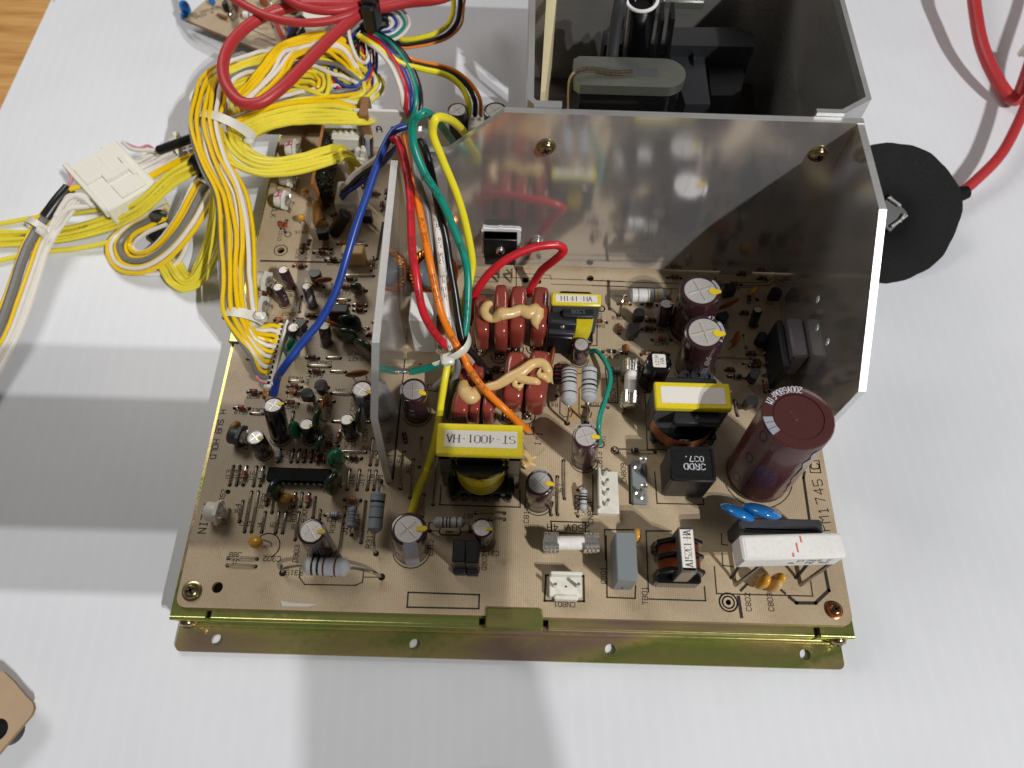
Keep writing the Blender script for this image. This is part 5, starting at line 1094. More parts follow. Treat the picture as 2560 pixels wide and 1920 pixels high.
lab('J88', 'D600,1365', 1.7, 180); lab('J1', 'D600,1465', 1.7, 180); lab('C302', 'D1105,1420', 1.8, 180)
for t_, q, r_ in (('R407', 'B1210,815', 0), ('C405', 'B910,545', 180), ('C407', 'B890,800', 180), ('C210', 'B1375,550', 180), ('C11R', 'B1660,515', 180), ('R425', 'B1800,1350', 180), ('R427', 'B1820,1425', 180), ('D450', 'B1390,1475', 180), ('R412', 'C1270,215', 180), ('R411', 'C1160,250', 90), ('R453', 'C990,250', 180), ('R451', 'C955,495', 180), ('R450', 'C930,650', 180), ('J91', 'C1600,425', 180), ('R410', 'C1250,690', 180), ('C402', 'C1455,705', 90), ('J61', 'C455,695', 180), ('C303', 'C1785,620', 90), ('C304', 'C1955,1040', 90), ('R421', 'C1460,1110', 90), ('D404', 'C1690,1175', 90), ('C308', 'C1790,1180', 90), ('J66', 'C1950,1215', 0), ('R461', 'C1750,1400', 180), ('J20', 'C885,1320', 90), ('J21', 'C980,1320', 90), ('R404', 'C810,1320', 90), ('J23', 'C2090,1320', 90), ('C416', 'A1065,1000', 180), ('D101', 'A775,1045', 90), ('J80', 'A1890,1140', 180), ('R201', 'A1020,1290', 90), ('R202', 'A1160,1300', 90), ('D209', 'A1365,1335', 180), ('C09', 'B1030,635', 90)): lab(t_, q, 1.6, r_)
for t_, q, r_ in (('P01', 'I370,465', 0), ('T401', 'I1880,750', 90), ('R465', 'K370,860', 0), ('C470', 'K270,1395', 0), ('R472', 'K960,1215', 180), ('R468', 'K750,1040', 180), ('R471', 'J1200,840', 180), ('J70', 'J1860,835', 180), ('R467', 'K740,660', 180), ('C48', 'K980,1040', 180), ('R48', 'L200,1340', 0), ('L602', 'L230,1540', 0)): lab(t_, q, 1.6, r_)
for i_, (x, y, hz) in enumerate(EXTRA): lab('RCD'[i_ % 3] + str(401 + i_ * 3), inv(x + (0 if hz else 1.9), y - (1.9 if hz else 0)), 1.45, 180 if hz else 90)
p_ = P('J1030,1310'); lab('1"1', 'J1030,1310', 2.2, 80); seg(['J855,1160', 'J965,1160', 'J965,1250', 'J850,1250'], .4, True); seg(['J905,1160', 'J905,1100'], .35)
seg(['A515,1395', 'A1640,1418'], .9); seg(['A2200,870', 'A2120,1370', 'A2030,1405'], 1.2)
seg(['I130,180', 'I1180,200'], .3); seg(['I810,130', 'I1190,155', 'I1205,215'], .3); seg(['I1210,205', 'I2212,240'], .3); seg(['I130,240', 'I480,250'], .3); seg(['I1210,280', 'I2212,310'], .3); seg(['I110,420', 'I420,430'], .4); seg(['I720,60', 'I725,320'], .4)
seg(['K0,340', 'K1200,385'], .4); seg(['K0,410', 'K1250,460'], .4); seg(['K300,550', 'K1100,600'], .3); seg(['L0,370', 'L420,370', 'L500,300'], .35); seg(['L0,410', 'L460,410', 'L520,350'], .35); seg(['L0,440', 'L330,432'], .3)
arc('g2090,1' if False else 'A785,1250', 2.9, 0, 360, .4, 24); arc('A885,1030', 1.4, 0, 360, .35); arc('A1475,1290', 1.5, 0, 360, .35); arc('D1040,1240', 4.6, -60, 150, .4, 20)
seg(['g1210,215', 'g1205,290', 'g1250,350', 'g1690,358', 'g1750,330', 'g1760,230'], .4); seg(['g1765,287', 'g1880,287'], .35); seg(['g1050,185', 'g1050,250'], .8); seg(['g1455,275', 'g1470,268', 'g1480,283', 'g1495,268', 'g1515,280'], .4); lab('R315', 'g1160,248', 1.7, 180)
seg(['H1440,1000', 'H1425,1060', 'H1460,1090', 'H1700,1095', 'H1725,1060', 'H1715,1010'], .45); seg(['H1330,1035', 'H1420,1035'], .35); seg(['H1725,1050', 'H1830,1050'], .35); seg(['H1525,1045', 'H1545,1040', 'H1560,1055', 'H1580,1040', 'H1620,1050'], .4)
seg(['J1540,410', 'J1640,410'], .4); seg(['J1330,700', 'J1325,960', 'J1380,1010', 'J1480,1000', 'J1500,930'], .4); seg(['J1640,570', 'J1590,620', 'J1590,960', 'J1640,1010', 'J1750,1010', 'J1765,950'], .4)
seg(['O1090,770', 'O1150,770', 'O1150,960', 'O1090,960'], .4, True); seg(['O1095,790', 'O1145,830', 'O1100,870', 'O1145,900', 'O1100,940'], .4)
seg(['G1100,345', 'G1040,345', 'G1045,420', 'G1180,440'], .4); seg(['H690,275', 'H680,300', 'H790,300'], .4); seg(['Q1680,850', 'Q1680,1000', 'Q1760,1010'], .4); seg(['R250,1120', 'R260,1290', 'R400,1310'], .4)
seg(['G730,0', 'G570,1640', 'G455,1630', 'G460,1605'], .5); seg(['G930,60', 'G960,60'], .5); arc('i902,573', .01)
for q in ('K130,730', 'I1895,620', 'J1885,1385', 'M315,1250', 'M700,120'): arc(q, 1.5, 0, 360, .4)
for q in ('I880,430', 'D500,495', 'L290,605'): pad(q, .9)
p = P('g1210,520', 0); silk.add([(p.x + x, p.y + y, HB + .065) for x, y in ((-7, 1), (-3, .4), (6, .1), (3, -.8), (-6, -.9))], [(0, 4, 3, 2, 1)], mat('white_smear', '#d8d2c8', .6))
pp_ = [P(q) for q in ('J1500,340', 'J1640,330', 'J1600,560', 'J1530,980', 'J1640,1000', 'J1560,1090', 'J1420,1150', 'J1330,1000', 'J1540,600')]
mb = silk; mb.add([(p.x, p.y, HB + .05) for p in [P(q) for q in ('J1560,330', 'J1610,330', 'J1630,500', 'J1650,800', 'J1660,980', 'J1600,1040', 'J1480,1050', 'J1400,1000', 'J1390,900', 'J1470,800', 'J1530,600')]], [tuple(range(10, -1, -1))], SCORCH)
pr_ = part(silk, 'silkscreen', smooth=False, label='dark printed lettering and component outlines')
# ---------------------------------------------------------------- short wires soldered to the board at both ends
def wire(pts, r, m, name='wire', parent=None, n=10, res=8):
    mb = MB(); mb.tube([P(q, z) if not isinstance(q, Vector) else q for q, z in pts], r, m, n, res); return mb.build(name, parent)
o = wire([('I1750,1215', .5), ('I1820,1200', 3), ('I1920,1300', 5), ('J2010,370', 6), ('J2020,520', 6.5), ('J1950,780', 7), ('J1890,960', 7.5), ('J1860,1150', 7), ('J1880,1380', .3)], 1.0, WT, 'jumper_lead', BD); o['label'] = 'thin teal wire bowed over the board between two holes'
# red lead: from its hole up in front of the plate and back down past the glued capacitors
o = wire([('l1040,1440', .3), ('l1170,1180', 6), ('l1290,1000', 13), ('l1500,830', 21), ('l1650,700', 26), ('l1690,620', 28), ('l1600,545', 30), ('l1400,540', 31), ('l1150,580', 31), ('l850,690', 30), ('l560,850', 28), ('l300,1080', 24), ('l120,1330', 19), ('F1690,560', 15), ('F1640,780', 10), ('F1600,960', 7)], 1.75, WR, 'jumper_lead', BD); o['label'] = 'red lead arching in front of the back plate'
# ---------------------------------------------------------------- loose coloured leads (each a thing of its own)
def lead(name, label, pts, r, m, cat='wire', group='coloured leads tied over the board'):
    r *= .93; o = wire(pts, r, m, name)
    if m in (WR, WO, WW, WT) and r > 1.3: wprint(o, pts, r, ['SHANGHAI', 'AWM 300V', 'SHANGHAI', '80C', 'SHANGHAI'], start=.16, step=.15)
    return tag(o, label, cat, group)
def wprint(o, pts, r, txts, m=INK, size=1.5, start=.1, step=.2):
    q = spline([P(a, z) if not isinstance(a, Vector) else a for a, z in pts], 8); cl = [0]
    for a, b in zip(q, q[1:]): cl.append(cl[-1] + (b - a).length)
    def at(sv):
        for k in range(1, len(q)):
            if cl[k] >= sv: u = (sv - cl[k-1]) / max(1e-6, cl[k] - cl[k-1]); return q[k-1].lerp(q[k], u), (q[k] - q[k-1]).normalized()
        return q[-1], (q[-1] - q[-2]).normalized()
    mb = MB()
    for i, t_ in enumerate(txts):
        s0 = cl[-1] * (start + step * i)
        def wp(p):
            c, t = at(s0 + p[0]); v = (CAM_P - c).normalized(); n = (v - t * v.dot(t)).normalized(); sd = t.cross(n) * -1; a = p[1] / r
            return c + (n * math.cos(a) + sd * math.sin(a)) * (r + .04)
        text(mb, t_, Matrix(), size, m, .13, warp=wp)
    mb.build('wire_print', o)
TOPZ = 66
lead('lead_wire', 'thick blue lead running from the heat sink top down to the left cap', [('k1230,280', 60), ('k1130,320', 60), ('k1040,460', 58), ('k960,660', 55), ('k880,900', 51), ('k790,1150', 47), ('B1700,0', 41), ('B1560,450', 34), ('B1330,900', 27), ('B1080,1200', 23), ('B800,1580', 17), ('C740,240', 10), ('C690,480', 2)], 1.65, WB)
lead('lead_wire', 'red lead curving down the left of the bundle into the tie', [('k1110,410', 60), ('k1150,400', 61), ('k1190,500', 60), ('k1260,800', 57), ('F840,0', 50), ('F880,200', 48), ('F920,480', 44), ('F980,760', 38), ('F1100,1000', 31), ('F1260,1200', 24), ('F1420,1330', 19), ('F1600,1500', 14), ('F1660,1640', 10)], 1.65, WR)
lead('lead_wire', 'orange lead crossing the tie and ending beside the large transformer', [('k1220,360', 58), ('k1250,500', 58), ('k1320,850', 55), ('F1080,100', 47), ('F1140,400', 42), ('F1240,800', 35), ('F1400,1150', 26), ('F1540,1380', 21), ('J60,320', 18), ('J300,650', 19), ('J560,900', 17), ('J760,1090', 9), ('J880,1190', .5)], 1.6, WO)
lead('lead_wire', 'white printed lead in the middle of the bundle', [('k1390,800', 56), ('E1120,560', 54), ('E1170,900', 49), ('E1240,1450', 43), ('F1250,300', 38), ('F1320,900', 29), ('F1375,1290', 22), ('G1450,40', 15), ('G1340,200', 8), ('G1150,380', 1)], 1.55, WW)
lead('lead_wire', 'grey lead hanging behind the white one', [('k1290,440', 64), ('k1350,800', 62), ('E1010,600', 54), ('E1100,1200', 44), ('F1200,300', 37), ('F1330,800', 29), ('F1450,1150', 22), ('G1470,50', 17), ('G1440,200', 12), ('G1340,520', 5), ('G1280,800', 1)], 1.5, WGR)
lead('lead_wire', 'black lead running through the tie towards the red capacitors', [('k1330,330', 70), ('k1420,520', 69), ('E1130,330', 61), ('E1190,620', 55), ('E1300,1100', 46), ('F1350,100', 41), ('F1420,500', 34), ('F1490,950', 27), ('F1560,1220', 22), ('F1700,1380', 17), ('F1830,1560', 11), ('F1900,1659', 8), ('J330,470', 4), ('J390,560', 1)], 1.6, WK)
lead('lead_wire', 'green lead looping over the plate top and into the tie', [('k1700,470', 45), ('k1600,330', 64), ('k1500,210', 80), ('k1400,155', 88), ('k1310,230', 86), ('k1300,420', 80), ('k1400,700', 72), ('k1560,960', 62), ('E1380,880', 53), ('E1560,1350', 42), ('F1600,250', 37), ('F1600,620', 31), ('F1570,980', 26), ('F1500,1250', 21), ('F1330,1400', 17), ('F1100,1530', 9), ('F830,1600', 2)], 1.6, WT)
lead('lead_wire', 'bright yellow lead arching over the plate corner', [('k1830,430', 50), ('k1740,300', 70), ('k1620,210', 84), ('k1510,210', 89), ('k1480,330', 85), ('k1560,560', 77), ('k1700,900', 64), ('E1560,850', 54), ('E1650,1300', 42), ('F1660,150', 37), ('F1590,500', 30), ('F1480,900', 23), ('F1380,1250', 18), ('F1290,1659', 11), ('G1230,600', 9), ('G1160,1050', 8), ('G1030,1540', 6), ('H1150,430', 4.5), ('H1060,740', 2), ('H1040,830', .3)], 1.6, WY2)
# cable tie round the bundle
mb = MB(); mb.tube([P(q, z) for q, z in (('F1310,1420', 22), ('F1420,1390', 24.5), ('F1560,1290', 26), ('F1620,1180', 25), ('F1600,1070', 21), ('F1480,1080', 15), ('F1330,1250', 13), ('F1280,1400', 18), ('F1310,1430', 22))], .55, NYLON, 8, 6, squash=3.2)
a = P('F1320,1430', 22.5); b = P('F1130,1500', 20); mb.box((0, 0, 0), (5.0, 4.8, 3.4), NYLON, TR(a, Matrix.Rotation(math.radians(15), 3, 'Z')), bev=.8); mb.tube([a, (a + b) / 2, b], .5, NYLON, 8, 4, squash=3.0)
tag(mb.build('cable_tie'), 'clear white cable tie gathering the coloured leads', 'cable tie')
# loose trio with white plug beside the blue lead
for nm, m, off, lb in (('w', WW, 0, 'thin white wire from the three-way plug towards the leads'), ('k', WK, 1, 'thin black wire from the three-way plug towards the leads'), ('b', WB, 2, 'thin blue wire from the three-way plug towards the leads')):
    dx = off * 26
    lead('thin_wire', lb, [(PLUGC + Vector((-3 + off * .6, 3 - off * 3.2, 10)), 0), ('k%d,%d' % (650 + dx * .3, 850 + dx * 1.2), 16 - off), ('k%d,%d' % (760 + dx, 720 + dx * 1.6), 26 - off * 2), ('k%d,%d' % (930 + dx, 600 + dx * 1.2), 38 - off * 3), ('k%d,%d' % (1090 + dx * .4, 460 + dx), 50 - off * 3), ('k1180,%d' % (360 + dx * .5), 56 - off * 2)], 1.15, m, group='thin wires of the three-way plug')
# ---------------------------------------------------------------- bundles: thing > wire, cable_tie
def bundle(name, label, cat, pts, mats, r, offs, jit=.5, seed=1, ends=None, starts=None, res=7):
    T_ = thing(name, label, cat); G = [P(q, z) for q, z in pts]; rnd = random.Random(seed)
    for i, m in enumerate(mats):
        a_, b_ = offs[i]; pp = []
        for k, p in enumerate(G):
            t = (G[min(k + 1, len(G) - 1)] - G[max(k - 1, 0)]).normalized(); sd = t.cross(Vector((0, 0, 1)))
            sd = sd.normalized() if sd.length > 1e-3 else Vector((1, 0, 0)); up = sd.cross(t)
            pp.append(p + sd * (a_ + rnd.uniform(-jit, jit)) + up * (b_ + rnd.uniform(-jit, jit) * .6))
        if starts and starts[i] is not None: pp = starts[i] + pp
        if ends and ends[i] is not None: pp = pp + ends[i]
        rad = (r if not isinstance(r, list) else r[i]) * rnd.uniform(.74, .88); q_ = spline(pp, 3); n_ = len(q_)
        for k in range(1, n_ - 1): q_[k] = q_[k] + Vector((rnd.uniform(-1, 1), rnd.uniform(-1, 1), rnd.uniform(-1, 1))) * jit * .16
        mb = MB(); mb.tube(q_, rad, m, 9, 3); mb.build('wire', T_)
    return T_
def tie(T_, q, z, R=3.5, axis='x', w_=2.2, head=None, squash=1.0, yaw=0):
    p = P(q, z); mb = MB(); pr = [(R, -w_ / 2), (R + .6, -w_ / 2), (R + .6, w_ / 2), (R, w_ / 2), (R, -w_ / 2)]
    mb.lathe(pr, NYLON, 22, caps=False, T=RZ(yaw) @ RY(90) @ Matrix.Diagonal((squash, 1, 1, 1)))
    if head: mb.box(head, (3.6, 4.6, 4.2), NYLON, RZ(yaw), bev=.9)
    mb.build('cable_tie', T_, loc=p)
def hexo(n, s): # packed offsets
    out = []; rings = [(0, 0)]
    for k in range(1, 5):
        for i in range(6 * k): a = 2 * math.pi * i / (6 * k); rings.append((k * s * math.cos(a), k * s * math.sin(a)))
    return rings[:n]
rib = lambda n, s, z=0: [((i - (n - 1) / 2) * s, z) for i in range(n)]
# gold and white run down to the twelve-way header
mt = [WG, WW, WG, WG, WW, WG, WW, WG, WW, WG, WGR]
ends = []
order = [10, 1, 2, 3, 4, 5, 6, 7, 8, 9, 0]
for i in range(11):
    hp = HPINS[10 - i if i < 10 else 10]; hp = HPINS[i]; tq = P('B260,850', 15); mq = tq.lerp(hp, .55) + Vector((-2.2, -2.6, 1.0)); ends.append([mq, hp + Vector((-2.6, -.5, 1.8)), hp + Vector((0.2, 0, -.6))])
T1 = bundle('wire_harness', 'gold and white wires curving down into the twelve-way header', 'wire harness',
  [('b520,560', 20), ('b330,700', 26), ('b275,880', 30), ('b250,1080', 31), ('b320,1380', 29), ('f1990,300', 27), ('f2040,650', 24), ('f2050,1000', 21), ('f2080,1330', 18)], mt, 1.15, [(6.4 - 1.25 * i, (1.3 if i % 2 else -1.1)) for i in range(11)][::-1], .75, 4, ends)
tie(T1, 'B270,850', 17.5, 8.0, w_=4.2, head=(0, -8, 3.0), yaw=80, squash=.42)
mb = MB(); hp = HPINS[11]; mb.tube([P('B340,1270', 10), P('B420,1400', 8), P('B470,1500', 6), hp + Vector((-3, .5, 2)), hp], .7, WP, 8, 6); mb.build('wire', T1)
# coil of yellow loops
mt = [WY, WY, WG, WW, WY, WG, WY, WW, WY, WG, WY, WY, WGR, WW]
T2 = bundle('wire_coil', 'big coil of yellow and white wires looped behind the board corner', 'wire coil',
  [('b330,1050', 22), ('b300,880', 24), ('b360,740', 25), ('b520,620', 26), ('b760,540', 27), ('b1050,500', 26), ('b1350,540', 24), ('b1560,640', 22), ('b1660,730', 20), ('b1600,820', 19), ('b1400,860', 19), ('b1100,900', 20), ('b800,990', 21), ('b600,1100', 22), ('b450,1130', 22)], mt, 1.2, [((i % 7 - 3) * 1.9, (i // 7) * 2.6 - 1) for i in range(14)], 1.9, 8)
tie(T2, 'b430,1110', 27, 14.5, w_=4.6, head=(-2, -14, 0), yaw=66, squash=.42)
mt = [WY, WY, WY, WY, WY, WY, WG, WY]
T3 = bundle('wire_coil', 'inner loops of lemon yellow wire within the coil', 'wire coil', [('b560,1080', 20), ('b520,900', 20), ('b640,760', 21), ('b850,660', 22), ('b1080,630', 22), ('b1260,690', 21), ('b1270,800', 20), ('b1150,790', 18), ('b960,770', 18), ('b760,860', 19), ('b600,1010', 19)], mt, 1.2, [((i % 4 - 1.5) * 2.4, (i // 4) * 2.4) for i in range(8)], 1.6, 9)
mt = [WG, WG, WG, WW, WW, WG, WG]
T4 = bundle('wire_harness', 'gold and white strands rising out of the coil towards the top', 'wire harness', [('b560,900', 27), ('b700,760', 29), ('b840,600', 31), ('b950,450', 33), ('b1100,390', 33), ('b1280,370', 32), ('b1450,420', 29), ('b1570,560', 25), ('b1640,700', 20)], mt, 1.25, rib(7, 2.0), 1.0, 10)
T5 = bundle('flat_wire_run', 'upper yellow wire run going right to the rear header', 'wire harness', [('b560,1130', 24), ('b700,1060', 26), ('b900,1000', 27), ('b1150,970', 26), ('b1400,970', 24), ('b1600,1000', 20), ('b1650,1015', 10)], [WG, WY, WY, WY, WY, WY], 1.35, [(-4.8, 1.5), (-2.6, .6), (-.6, 0), (1.6, -.3), (3.6, -.6), (5.4, -.8)], .6, 11)
T6 = bundle('flat_wire_run', 'lower yellow wire run swooping over the hybrid board to its header', 'wire harness', [('b430,1120', 26), ('b470,1250', 27), ('b600,1370', 28), ('b800,1430', 29), ('b1050,1400', 29), ('b1300,1330', 28), ('b1450,1300', 25), ('b1530,1370', 19), ('b1520,1470', 12)], [WY] * 6, 1.35, [(6.2, .4), (3.8, 0), (1.5, .3), (-.9, -.2), (-3.2, -.6), (-5.0, -1.6)], .55, 12)
# hanging loops and the run off the left edge
T7 = bundle('flat_wire_run', 'thin yellow wires printed along their length running off the left edge', 'wire harness', [('f1950,-60', 16), ('f1700,60', 14), ('f1500,170', 10), ('f1250,400', 2), ('f1000,530', -6), ('f650,640', -10.5), ('f300,690', -12), ('f-120,710', -12.5), ('f-600,760', -12.6), ('f-1100,900', -12.6)], [WY] * 8, 1.15, [(5.5, -.2), (3.6, .4), (1.8, 0), (.2, .6), (-1.5, 0), (-3.2, .3), (3, 2.0), (-.8, 2.2)], .5, 13)
for q_, t_ in (([('f1500,165', 12), ('f1250,400', 4), ('f1000,530', -4.5), ('f650,640', -9), ('f300,690', -10.6), ('f-120,710', -11)], ['SHANGHAI', '3001', '80C', '18-1', 'AWG', 'AWM']),): wprint(T7, [(P(a, z) + Vector((0, 2.2, .9)), 0) for a, z in q_], 1.15, t_, size=1.3, start=.12, step=.14)
for pts in ([('f1700,60', 10), ('f1300,330', 0), ('f800,440', -8), ('f350,490', -12), ('f-60,560', -12.8), ('f-600,640', -12.8)], [('f1150,660', -9), ('f700,760', -12), ('f300,800', -12.8), ('f-60,880', -12.8), ('f-600,960', -12.8)]):
    mb = MB(); mb.tube([P(q, z) for q, z in pts], 1.1, WY, 9, 8); mb.build('wire', T7)
T8 = bundle('wire_loop', 'hanging loop of gold, grey and white wires below the plug', 'wire loop', [('f1840,150', 12), ('f1760,280', 10), ('f1600,560', 4), ('f1420,780', -4), ('f1250,880', -9), ('f1100,860', -11.5), ('f1050,740', -11), ('f1150,620', -8), ('f1300,540', -4), ('f1450,470', 0)], [WW, WG, WG, WGR, WG, WW, WG], [1.2, 1.2, 1.2, 1.7, 1.2, 1.2, 1.2], [(6, .5), (4, 1.4), (2, .6), (-.4, 1.3), (-2.6, .6), (-4.2, 1.2), (-6, .2)], .4, 14)
tie(T8, 'f1800,225', 10, 5.2, w_=3.0, head=(3.5, 3, 2), yaw=60, squash=.7)
mb = MB(); mb.tube([P(q, z) for q, z in (('f1650,600', 2), ('f1560,850', -8), ('f1400,970', -12), ('f1250,980', -12.6), ('f1210,930', -12))], 1.2, WW, 9, 8); mb.build('wire', T8)
mb = MB(); mb.tube([P('f1370,470', 2), P('f1385,560', -4), P('f1350,680', -10)], 3.4, WK, 12, 4); mb.build('sleeve', T8)
mb = MB(); mb.tube([P('a1690,1370', 16), P('a1740,1420', 15), P('a1790,1500', 14)], 4.2, WK, 12, 4); mb.build('sleeve', T8)
T9 = bundle('wire_loop', 'yellow wire loop hanging lowest beside the board edge', 'wire loop', [('f1930,300', 20), ('f1900,560', 10), ('f1830,820', 0), ('f1720,1020', -8), ('f1620,1080', -11), ('f1520,1020', -11.5), ('f1450,900', -10)], [WY] * 7, 1.15, [(5.4, 0), (3.6, .7), (1.8, 0), (0, .8), (-1.8, 0), (-3.6, .6), (1, 1.8)], .35, 15)
T10 = bundle('wire_harness', 'grey, gold and white wires dropping to the lower left edge', 'wire harness', [('f600,300', 0), ('f520,400', -2), ('f400,560', -4), ('f290,760', -5), ('f220,960', -6), ('f120,1250', -7), ('f20,1500', -8), ('f-120,1760', -9), ('f-420,2300', -10.5), ('f-800,2900', -11)], [WG, WGR, WG, WW, WW, WW, WW], [1.2, 2.7, 1.2, 1.3, 1.3, 1.3, 1.3], [(5.2, .2), (2.0, .8), (-1.6, .4), (-3.4, 0), (-5.2, .4), (-7.0, 0), (-4.6, 1.6)], .3, 16)
tie(T10, 'f330,580', -3, 6.0, w_=3.2, head=(-2, -6, 2.5), yaw=62, squash=.6)
mb = MB(); mb.tube([P('f600,245', 2), P('f500,360', 1), P('f400,500', -1)], 3.0, WK, 12, 5); mb.build('sleeve', T10)
for m, pts in ((WP, (('f590,100', 4), ('f620,150', 4), ('f600,210', 4), ('f560,250', 2))), (WW, (('f800,400', -1), ('f720,330', 2), ('f600,310', 3), ('f540,400', 1), ('f440,570', -2))), (WW, (('f820,395', -3), ('f740,400', -1), ('f600,420', 1), ('f500,510', -1), ('f420,600', -3))), (WW, (('f780,330', 0), ('f680,300', 3), ('f580,340', 3), ('f480,490', 0))), (WG, (('f700,230', 2), ('f620,250', 3), ('f560,290', 2)))):
    mb = MB(); mb.tube([P(q, z) for q, z in pts], 1.15 if m is not WP else .7, m, 9, 7); mb.build('wire', T10)
# plug connector
a = P('a600,1440', 4); b = P('a1040,1180', 4); c = P('f905,450', 4); d3 = P('f1310,225', 4)
cx = (a + b + c + d3) / 4; ux = ((b - a) + (d3 - c)) / 2; wx = ux.length; vy = ((c - a) + (d3 - b)) / 2; wv = vy.length; an = math.atan2(ux.y, ux.x)
mb = MB(); hh = 17.5
mb.box((0, 0, -hh / 2), (wx, wv, hh), WHITEP, bev=.6); PL = mb.build('plug_connector', None, loc=cx + Vector((0, 0, 0)), rot=(0, 0, an)); tag(PL, 'white nylon multi-way plug lying left of the wire coil', 'plug')
mb = MB(); mb.box((wx * .08, -wv * .02, .6), (wx * .46, wv * .13, 1.8), WHITEP, bev=.3); mb.box((-wx * .2, wv * .22, .35), (wx * .5, wv * .34, .8), WHITEP, bev=.3); mb.box((wx * .1, -wv * .3, .35), (wx * .5, wv * .28, .8), WHITEP, bev=.3); mb.box((wx * .33, -wv * .02, .6), (wx * .08, wv * .4, 1.6), WHITEP, bev=.3); mb.build('latch', PL)
mb = MB(); mb.box((-wx * .5, wv * .05, -2), (2.4, wv * 1.02, 6), WHITEP, bev=.4); mb.box((-wx * .1, wv * .52, -4), (wx * .5, 1.6, 5), WHITEP, bev=.4); mb.box((wx * .3, wv * .53, -4), (wx * .2, 2.2, 6), WHITEP, bev=.4); mb.build('flange', PL)
T11 = bundle('wire_harness', 'white and gold wires fanning from the plug through a small tie', 'wire harness', [('a1180,1480', -1), ('a1350,1390', 1), ('a1520,1310', 4), ('a1720,1240', 8), ('a1850,1180', 12)], [WW] * 7 + [WG] * 2, 1.15, [(7.5 - i * 2.3, (i % 2) * .9) for i in range(7)] + [(9.2, .8), (8.2, 1.6)], .3, 17)
tie(T11, 'a1530,1280', 6, 5.6, w_=3.0, head=(2.5, 4, 2.5), yaw=35, squash=.7)
for m, r, pts in ((WP, .7, (('a1090,1240', 5), ('a1200,1280', 6), ('a1280,1260', 7), ('a1350,1310', 7))), (WW, 1.0, (('a1060,1230', 5), ('a1150,1290', 6), ('a1350,1300', 7))), (WK, 2.2, (('a1370,1300', 8), ('a1480,1260', 10), ('a1700,1180', 14)))):
    mb = MB(); mb.tube([P(q, z) for q, z in pts], r, m, 9, 7); mb.build('wire' if m is not WK else 'sleeve', T11)
# ---------------------------------------------------------------- red high-voltage cables and their clip
def cable(label, pts, r=2.15): return tag(wire(pts, r, HVR, 'red_cable', n=14), label, 'cable', 'red high-voltage cables at the top')
cable('red cable making the wide loop over the yellow coil', [('b2100,-300', 30), ('b1900,-60', 44), ('b1720,40', 42), ('b1600,110', 42), ('b1400,270', 42), ('b1150,520', 42), ('b900,770', 42), ('b720,890', 41), ('b580,890', 41), ('b450,760', 41), ('b405,580', 41), ('b460,400', 41), ('b600,240', 41), ('b800,120', 41), ('b1050,50', 41), ('b1350,45', 42), ('b1600,50', 42), ('b1720,70', 42), ('b2000,20', 43), ('b2300,-20', 44), ('b2500,-160', 40), ('b2600,-400', 20)], 2.6)
cable('red cable entering at the top left and sagging under the clip', [('b100,-320', 20), ('b430,-60', 46), ('b620,60', 45), ('b820,150', 45), ('b1050,195', 45), ('b1300,185', 44), ('b1500,130', 44), ('b1640,60', 43), ('b1760,10', 43), ('b1850,-60', 43), ('b2000,-300', 30)], 1.9)
cable('short red cable dipping from the top edge into the clip', [('b700,-300', 35), ('b900,-70', 49), ('b1050,40', 48), ('b1250,90', 47), ('b1450,80', 46), ('b1600,20', 45), ('b1700,-60', 45), ('b1800,-300', 30)], 2.0)
mb = MB(); p = P('b1680,60', 46); mb.box((0, 0, -4), (6.4, 9.5, 13), BLACK, bev=1.0); mb.box((0, -1, 3), (7.4, 2, 3), BLACK, bev=.5); mb.box((0, 2.4, 3), (7.4, 1.6, 3), BLACK, bev=.5); tag(mb.build('cable_clip', loc=p, rot=(0, 0, -.2)), 'black clip holding the red cables together', 'clip')
mb = MB(); p = P('b1720,250', 30); mb.box((0, 0, 0), (14, 5, 8), BLACK, RZ(15), bev=1.2); mb.box((4, 3, 3), (5, 4, 6), BLACK, bev=.8); tag(mb.build('cable_clip', loc=p), 'black clip round the thin coloured wires under the red cables', 'clip')
# thin coloured wires under the clip
LP = [('b1640,260', 30), ('b1500,400', 28), ('b1400,520', 24), ('b1380,640', 22), ('b1440,740', 20), ('b1540,760', 20), ('b1640,660', 22), ('b1660,480', 26), ('b1650,330', 30)]
bundle('wire_loop', 'small hanging loop of thin blue, red, green and black wires', 'wire loop', LP, [WB, WR, WT, WK, WR, WB, WK], .85, [(3.6, 0), (2.0, .8), (.6, 0), (-1.2, .5), (-2.8, 0), (1.2, 1.6), (-4, .6)], .9, 21)
bundle('wire_loop', 'curled white, teal and blue wires right of the clip', 'wire loop', [('b1640,150', 34), ('b1780,100', 34), ('b1880,130', 33), ('b1920,210', 32), ('b1860,280', 31), ('b1740,300', 30)], [WW, WT, WW, WB, WW, WK], .95, rib(6, 2.1), .3, 22)
bundle('wire_harness', 'teal, red, blue and white wires dropping to the lettered plate', 'wire harness', [('b1690,300', 32), ('b1800,370', 34), ('b1920,500', 35), ('b2000,640', 35), ('b2045,800', 33), ('b2040,950', 28), ('b2010,1060', 20)], [WW, WR, WB, WT, WK], 1.3, [(5, 0), (2.6, .6), (.6, -.4), (-1.6, .3), (-3.6, -.4)], .3, 23)
bundle('wire_harness', 'yellow, black and orange wires running to the rear header', 'wire harness', [('b1620,300', 32), ('b1800,420', 33), ('b2000,550', 34), ('c320,580', 34), ('c560,640', 33), ('c700,740', 30), ('c770,880', 26), ('c775,1030', 18)], [WY2, WK, WO], [1.7, 1.6, 1.2], [(2.6, 1), (-.6, .4), (-3.2, 0)], .3, 24)
